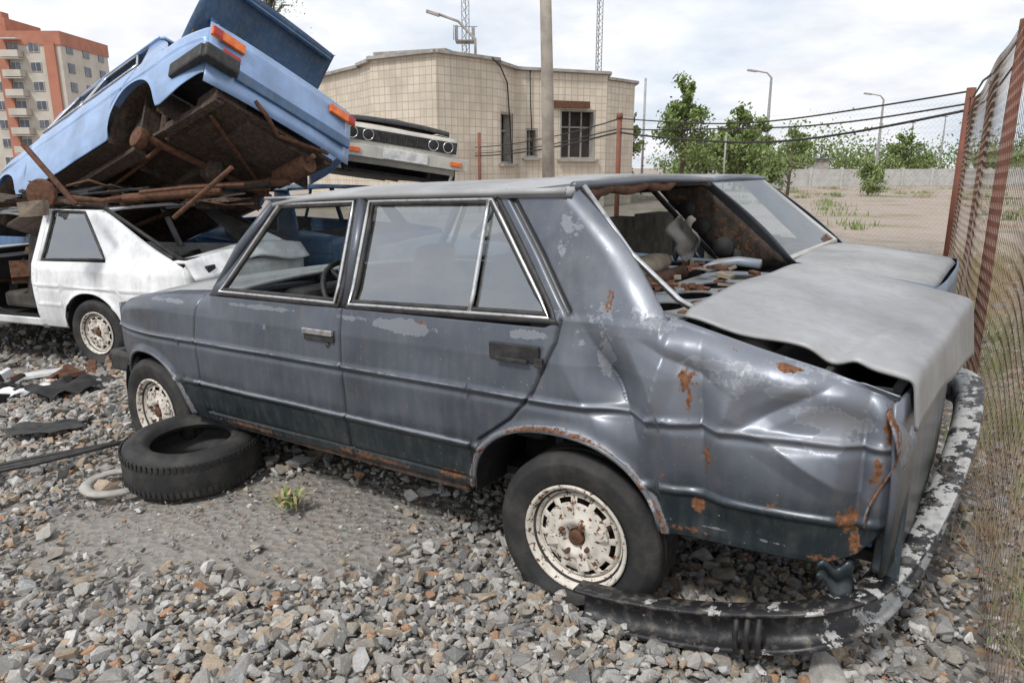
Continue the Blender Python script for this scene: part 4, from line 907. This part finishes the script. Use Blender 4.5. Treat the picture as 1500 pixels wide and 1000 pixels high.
# ------------------------------------------------------------------ apartment block far left
ab=empty('apartment_block'); ab.location=(-10.5,0,0); M_br=simple('red_brick',(.42,.18,.12),.9,0,(.34,.15,.10),.6,bs=.1); M_pn=simple('beige_panel',(.52,.48,.42),.85,0,(.44,.40,.35),.5); M_wg=simple('window_dark_glass',(.07,.08,.10),.15,0,(.14,.15,.17),.8); M_wf=simple('window_white',(.65,.65,.63),.6)
b=MB()
b.box((-70,112,9),(36,12,18),1); b.box((-70,112,18.7),(36.3,12.3,1.8),0); b.box((-64,112,20.4),(7,8,2.6),0); b.box((-79,112,20.4),(7,8,2.2),0); b.box((-63,111,22.2),(1.5,1.5,1.4),0)
for cx in (-84,-76,-68,-60,-53.4): b.box((cx,105.9,9),(1.4,.5,18),0)
for fl in range(7):
    z=1.6+fl*2.55
    for k in range(12):
        x=-86.5+k*2.8
        b.box((x,105.95,z+.6),(1.5,.12,1.3),3); b.box((x-.36,105.86,z+.6),(.6,.06,1.1),2); b.box((x+.36,105.86,z+.6),(.6,.06,1.1),2)
        if k%3==1: b.box((x,105.3,z-.35),(2.5,1.2,.9),1); b.box((x,105.35,z+1.6),(2.5,1.1,.12),3)
for fl in range(7):
    for k in range(3): b.box((-51.95,108+k*4,2.2+fl*2.55),(.1,1.5,1.3),2)
b.build('walls_and_windows',[M_br,M_pn,M_wg,M_wf],ab)
# ------------------------------------------------------------------ poles, masts, lamps
M_wood=simple('weathered_pole',(.38,.34,.29),.9,0,(.27,.235,.20),4,bs=.3)
b=MB(); b.tube([(.78,15,-.3),(.70,15,3),(.50,15,9)],[.135,.12,.09],0,14); b.build('utility_pole',M_wood,None)
def mast(name,x,y,z1,w,gear):
    b=MB(); cs=[(-w,-w),(w,-w),(0,w)]
    for c_ in cs: b.tube([(x+c_[0],y+c_[1],0),(x+c_[0],y+c_[1],z1)],.035,0,5)
    n=int(z1/(w*2.2))
    for k in range(n):
        for j in range(3):
            a=cs[j];c_=cs[(j+1)%3]; b.tube([(x+a[0],y+a[1],k*w*2.2),(x+c_[0],y+c_[1],(k+1)*w*2.2)],.022,0,4)
    if gear:
        b.box((x,y,10.9),(1.6,1.6,.08),0); b.box((x-.7,y-.5,11.5),(.25,.2,1.0),0); b.box((x+.6,y-.5,11.4),(.25,.2,.9),0); b.tube([(x-.9,y,12),(x+.9,y,12)],.03,0,5); b.tube([(x-.9,y-.8,12.0),(x-.9,y-.8,10.9)],.03,0,5)
    return b.build(name,simple(name+'_steel',(.33,.33,.34),.6,.3),None)
mast('lattice_mast',-3.6,60,24,.28,True); mast('lattice_mast',6.8,60,24,.22,False)
M_lamp=simple('lamp_steel',(.40,.39,.38),.7)
def lamp(x,y,h,arm=1.0,dx=-1):
    b=MB(); b.tube([(x,y,-.1),(x,y,h*.6),(x,y,h-.3),(x+dx*.3*arm,y,h),(x+dx*1.0*arm,y,h+.12)],[.13,.11,.08,.05,.05],0,8)
    b.box((x+dx*1.3*arm,y,h+.14),(.65,.22,.12),0,Matrix.Rotation(-.12*dx,3,'Y')); b.build('street_lamp',M_lamp,None,bevel=.02)
lamp(17.1,50,7.4); lamp(29.6,60,6.9); lamp(44,82,6.0,.1); lamp(55,95,7.5,.1)
b=MB(); b.tube([(6.7,38,0),(6.7,38,5.7)],.06,0,8); b.build('thin_pole',M_lamp,None)
b=MB(); b.tube([(11.5,40,0),(11.5,40,3.2)],.05,0,8); b.build('thin_pole',M_lamp,None)
b=MB()
for i in range(26): b.box((13+i*2.5,52+i*.5,.62),(2.42,.16,1.25),0,Matrix.Rotation(.197,3,'Z')); b.box((14.25+i*2.5,52.2+i*.5-.02,.65),(.18,.24,1.4),0)
b.build('concrete_wall',simple('pale_wall',(.50,.49,.47),.9,0,(.40,.39,.37),2),None)
b=MB(); b.box((24,70,1.4),(10,5,1.3),0); b.box((24,70,2.12),(10.4,5.4,.12),1); b.build('low_shed',[M_conc,M_wg],None)
# ------------------------------------------------------------------ vegetation
def leafmat(name,c1,c2):
    m,nt,b=newmat(name); v=tc(nt); nt.links.new(mixc(nt,ramp(nt,noi(nt,v,2.5,5),.35,.65),c1,c2),b.inputs['Base Color']); b.inputs['Roughness'].default_value=.6
    return m
LM=[leafmat('leaf_green',(.08,.14,.03),(.19,.26,.07)),leafmat('leaf_light',(.13,.19,.05),(.26,.33,.11)),leafmat('leaf_dark',(.05,.08,.03),(.10,.14,.05))]
M_bark=simple('bark',(.13,.10,.075),.9,0,(.08,.06,.05),8)
def tree(name,x,y,h,r,nl,leaf,lm,base=.12,seed=0,conic=False):
    rd=random.Random(seed); b=MB()
    top=Vector((x+rd.uniform(-.1,.1)*h*.3,y,h*.93)); b.tube([(x,y,-.1),(x+.02*h,y,h*.4),top],[.02*h+.02,.014*h+.01,.01],0,6)
    cl=[]
    nb=int(14+h*2)
    for i in range(nb):
        t=base+(1-base)*rd.random(); rr=r*(1-.75*t if conic else math.sin(min(1,.25+t*.85)*3.0)**.6 if t<.98 else .2)
        a=rd.random()*6.283; p0=Vector((x+.02*h*t,y,h*t*.85)); p1=p0+Vector((math.cos(a)*rr*rd.uniform(.5,1),math.sin(a)*rr*rd.uniform(.5,1),h*.12*rd.uniform(0,1.3)))
        b.tube([p0,(p0+p1)/2+Vector((0,0,.03*h)),p1],[.006*h+.005,.004*h+.003,.003],0,4)
        for s_ in (.55,.8,1.0): cl.append((p0.lerp(p1,s_),rr*rd.uniform(.22,.42)))
    cl.append((top,r*.25))
    for i in range(nl):
        c_,cr_=rd.choice(cl); d=Vector((rd.gauss(0,1),rd.gauss(0,1),rd.gauss(0,.8)))*cr_*.55; p=c_+d
        if p.z<.05: p.z=.05+rd.random()*.2
        a=Vector((rd.gauss(0,1),rd.gauss(0,1),rd.gauss(0,1))).normalized(); u=a.orthogonal().normalized()*leaf*rd.uniform(.6,1.3); w=a.cross(u).normalized()*leaf*rd.uniform(.35,.6)
        b.add([p-u,p+w,p+u,p-w],[(0,1,2,3)],1 if rd.random()<.6 else 2)
    return b.build(name,[M_bark,lm,LM[1] if lm is LM[0] else LM[0]],None)
tree('birch_tree',8.0,35,5.7,1.5,5600,.10,LM[0],.15,1)
tree('leafy_tree',13.3,44,4.8,2.1,7600,.14,LM[0],.05,2); tree('leafy_tree',15.3,46,4.4,1.7,5600,.14,LM[1],.05,3); tree('leafy_tree',11.0,46,3.1,1.5,3400,.13,LM[0],.05,4)
tree('small_tree',4.9,31,3.6,.9,2000,.09,LM[0],.1,5); tree('shrub',18.0,37,1.75,.95,2200,.08,LM[1],.02,6); tree('shrub',13.3,40,1.0,.5,400,.06,LM[2],.02,8)
tree('roadside_tree',22,58,4.6,2.1,3600,.15,LM[1],.1,9); tree('roadside_tree',12.4,33,3.2,.5,300,.07,LM[2],.1,10); tree('roadside_tree',33,62,4.4,2.2,3400,.15,LM[0],.1,14)
tree('bare_crown_tree',-10.2,32,10.6,2.2,1500,.05,LM[2],.45,11)
b=MB(); rd=random.Random(5)
for i in range(80):
    x=20+rd.random()*75; y=85+rd.random()*22; h=rd.uniform(3.0,7.2);
    b.tube([(x,y,0),(x,y,h*.6)],.08,0,4)
    for k in range(260):
        p=Vector((x+rd.gauss(0,1)*h*.30,y+rd.gauss(0,1)*h*.3,max(.1,h*.5+rd.gauss(0,1)*h*.22))); a=Vector((rd.gauss(0,1),rd.gauss(0,1),rd.gauss(0,1))).normalized(); u=a.orthogonal().normalized()*.22; w=a.cross(u)*.6
        b.add([p-u,p+w,p+u,p-w],[(0,1,2,3)],1 if i%3 else 2)
b.build('distant_trees',[M_bark,LM[0],LM[1]],None)
M_dry=simple('dry_grass',(.42,.33,.19),.9,0,(.28,.21,.11),6)
b=MB()
for i in range(260):
    x=6+rd.random()*42; y=14+rd.random()*36; r=rd.uniform(.08,.4)
    if x<6.2-(y-10.2)*.6: continue
    for k in range(40):
        p=Vector((x+rd.gauss(0,1)*r,y+rd.gauss(0,1)*r,0)); hh=rd.uniform(.06,.24); q_=p+Vector((rd.uniform(-.08,.08),rd.uniform(-.08,.08),hh)); s_=Vector((.015,0,0)); b.add([p-s_,p+s_,q_],[(0,1,2)],i%3)
for i in range(420):
    y=rd.uniform(1.6,11); x=1.3+(y-1.7)*.56+abs(rd.gauss(0,1))*.9+.05; g_=rd.random()
    green=(3.4<y<6.0 and g_>.35) or g_>.86
    for k in range(26):
        p=Vector((x+rd.gauss(0,.06),y+rd.gauss(0,.06),-.01)); hh=rd.uniform(.05,.20)*(1+.5*g_); q_=p+Vector((rd.gauss(0,.05),rd.gauss(0,.05),hh)); s_=Vector((.003,.001,0)); b.add([p-s_,p+s_,q_],[(0,1,2)],(1 if g_>.6 else 0) if green else 2)
b.build('grass',[LM[0],LM[1],M_dry],None)
b=MB()
for k in range(60):
    a=rd.random()*6.283; p=Vector((-.93+rd.gauss(0,.02),2.76+rd.gauss(0,.02),.0)); l=rd.uniform(.03,.09); e=p+Vector((math.cos(a)*l,math.sin(a)*l,rd.uniform(.02,.08))); m_=(p+e)/2+Vector((0,0,.02)); s_=Vector((-math.sin(a),math.cos(a),0))*.007
    b.add([p-s_*.3,m_-s_,e,m_+s_,p+s_*.3],[(0,1,2,3,4)],k%2)
b.build('weed',[LM[0],M_dry],None)
# ------------------------------------------------------------------ world
w=bpy.data.worlds.new('World'); bpy.context.scene.world=w; w.use_nodes=True; nt=w.node_tree; bg=nt.nodes['Background']
sun_az=math.radians(215); sun_el=math.radians(52)
sk=nt.nodes.new('ShaderNodeTexSky'); sk.sky_type='NISHITA'; sk.sun_disc=False; sk.sun_elevation=sun_el; sk.sun_rotation=sun_az; sk.dust_density=2
g=nt.nodes.new('ShaderNodeTexCoord').outputs['Generated']
s3=nt.nodes.new('ShaderNodeSeparateXYZ'); nt.links.new(g,s3.inputs[0])
dz=mth(nt,'ADD',mth(nt,'MAXIMUM',s3.outputs[2],0.0),.22)
cx=nt.nodes.new('ShaderNodeCombineXYZ'); nt.links.new(mth(nt,'DIVIDE',s3.outputs[0],dz),cx.inputs[0]); nt.links.new(mth(nt,'DIVIDE',s3.outputs[1],dz),cx.inputs[1])
n1=noi(nt,cx.outputs[0],1.1,8,.58); n2=noi(nt,cx.outputs[0],2.6,6,.55)
cov=ramp(nt,n1,.32,.56); shade=ramp(nt,n2,.42,.66)
cc=mixc(nt,shade,(10.2,10.3,10.5),(8.3,8.5,9.1))
skb=mixc(nt,.8,sk.outputs[0],(7.2,8.2,9.6))
nt.links.new(mixc(nt,cov,skb,cc),bg.inputs[0]); bg.inputs[1].default_value=.104
sd=bpy.data.lights.new('sun','SUN'); sd.energy=2.5; sd.angle=math.radians(8); sd.color=(1,.975,.94); so=bpy.data.objects.new('sun',sd); C.objects.link(so)
sdv=Vector((math.sin(sun_az)*math.cos(sun_el),math.cos(sun_az)*math.cos(sun_el),math.sin(sun_el))); so.rotation_euler=sdv.to_track_quat('Z','Y').to_euler(); so.location=(0,0,20)
# ------------------------------------------------------------------ camera
cd=bpy.data.cameras.new('camera'); cd.lens=1050/1500*36; cd.sensor_width=36; cd.clip_start=.05; cd.clip_end=3000
co=bpy.data.objects.new('camera',cd); C.objects.link(co); co.location=(0,0,1.38); co.rotation_euler=(math.pi/2-math.atan(255/1050),0,0)
sc=bpy.context.scene; sc.camera=co
sc.view_settings.view_transform='Standard'; sc.view_settings.look='None'; sc.view_settings.exposure=0
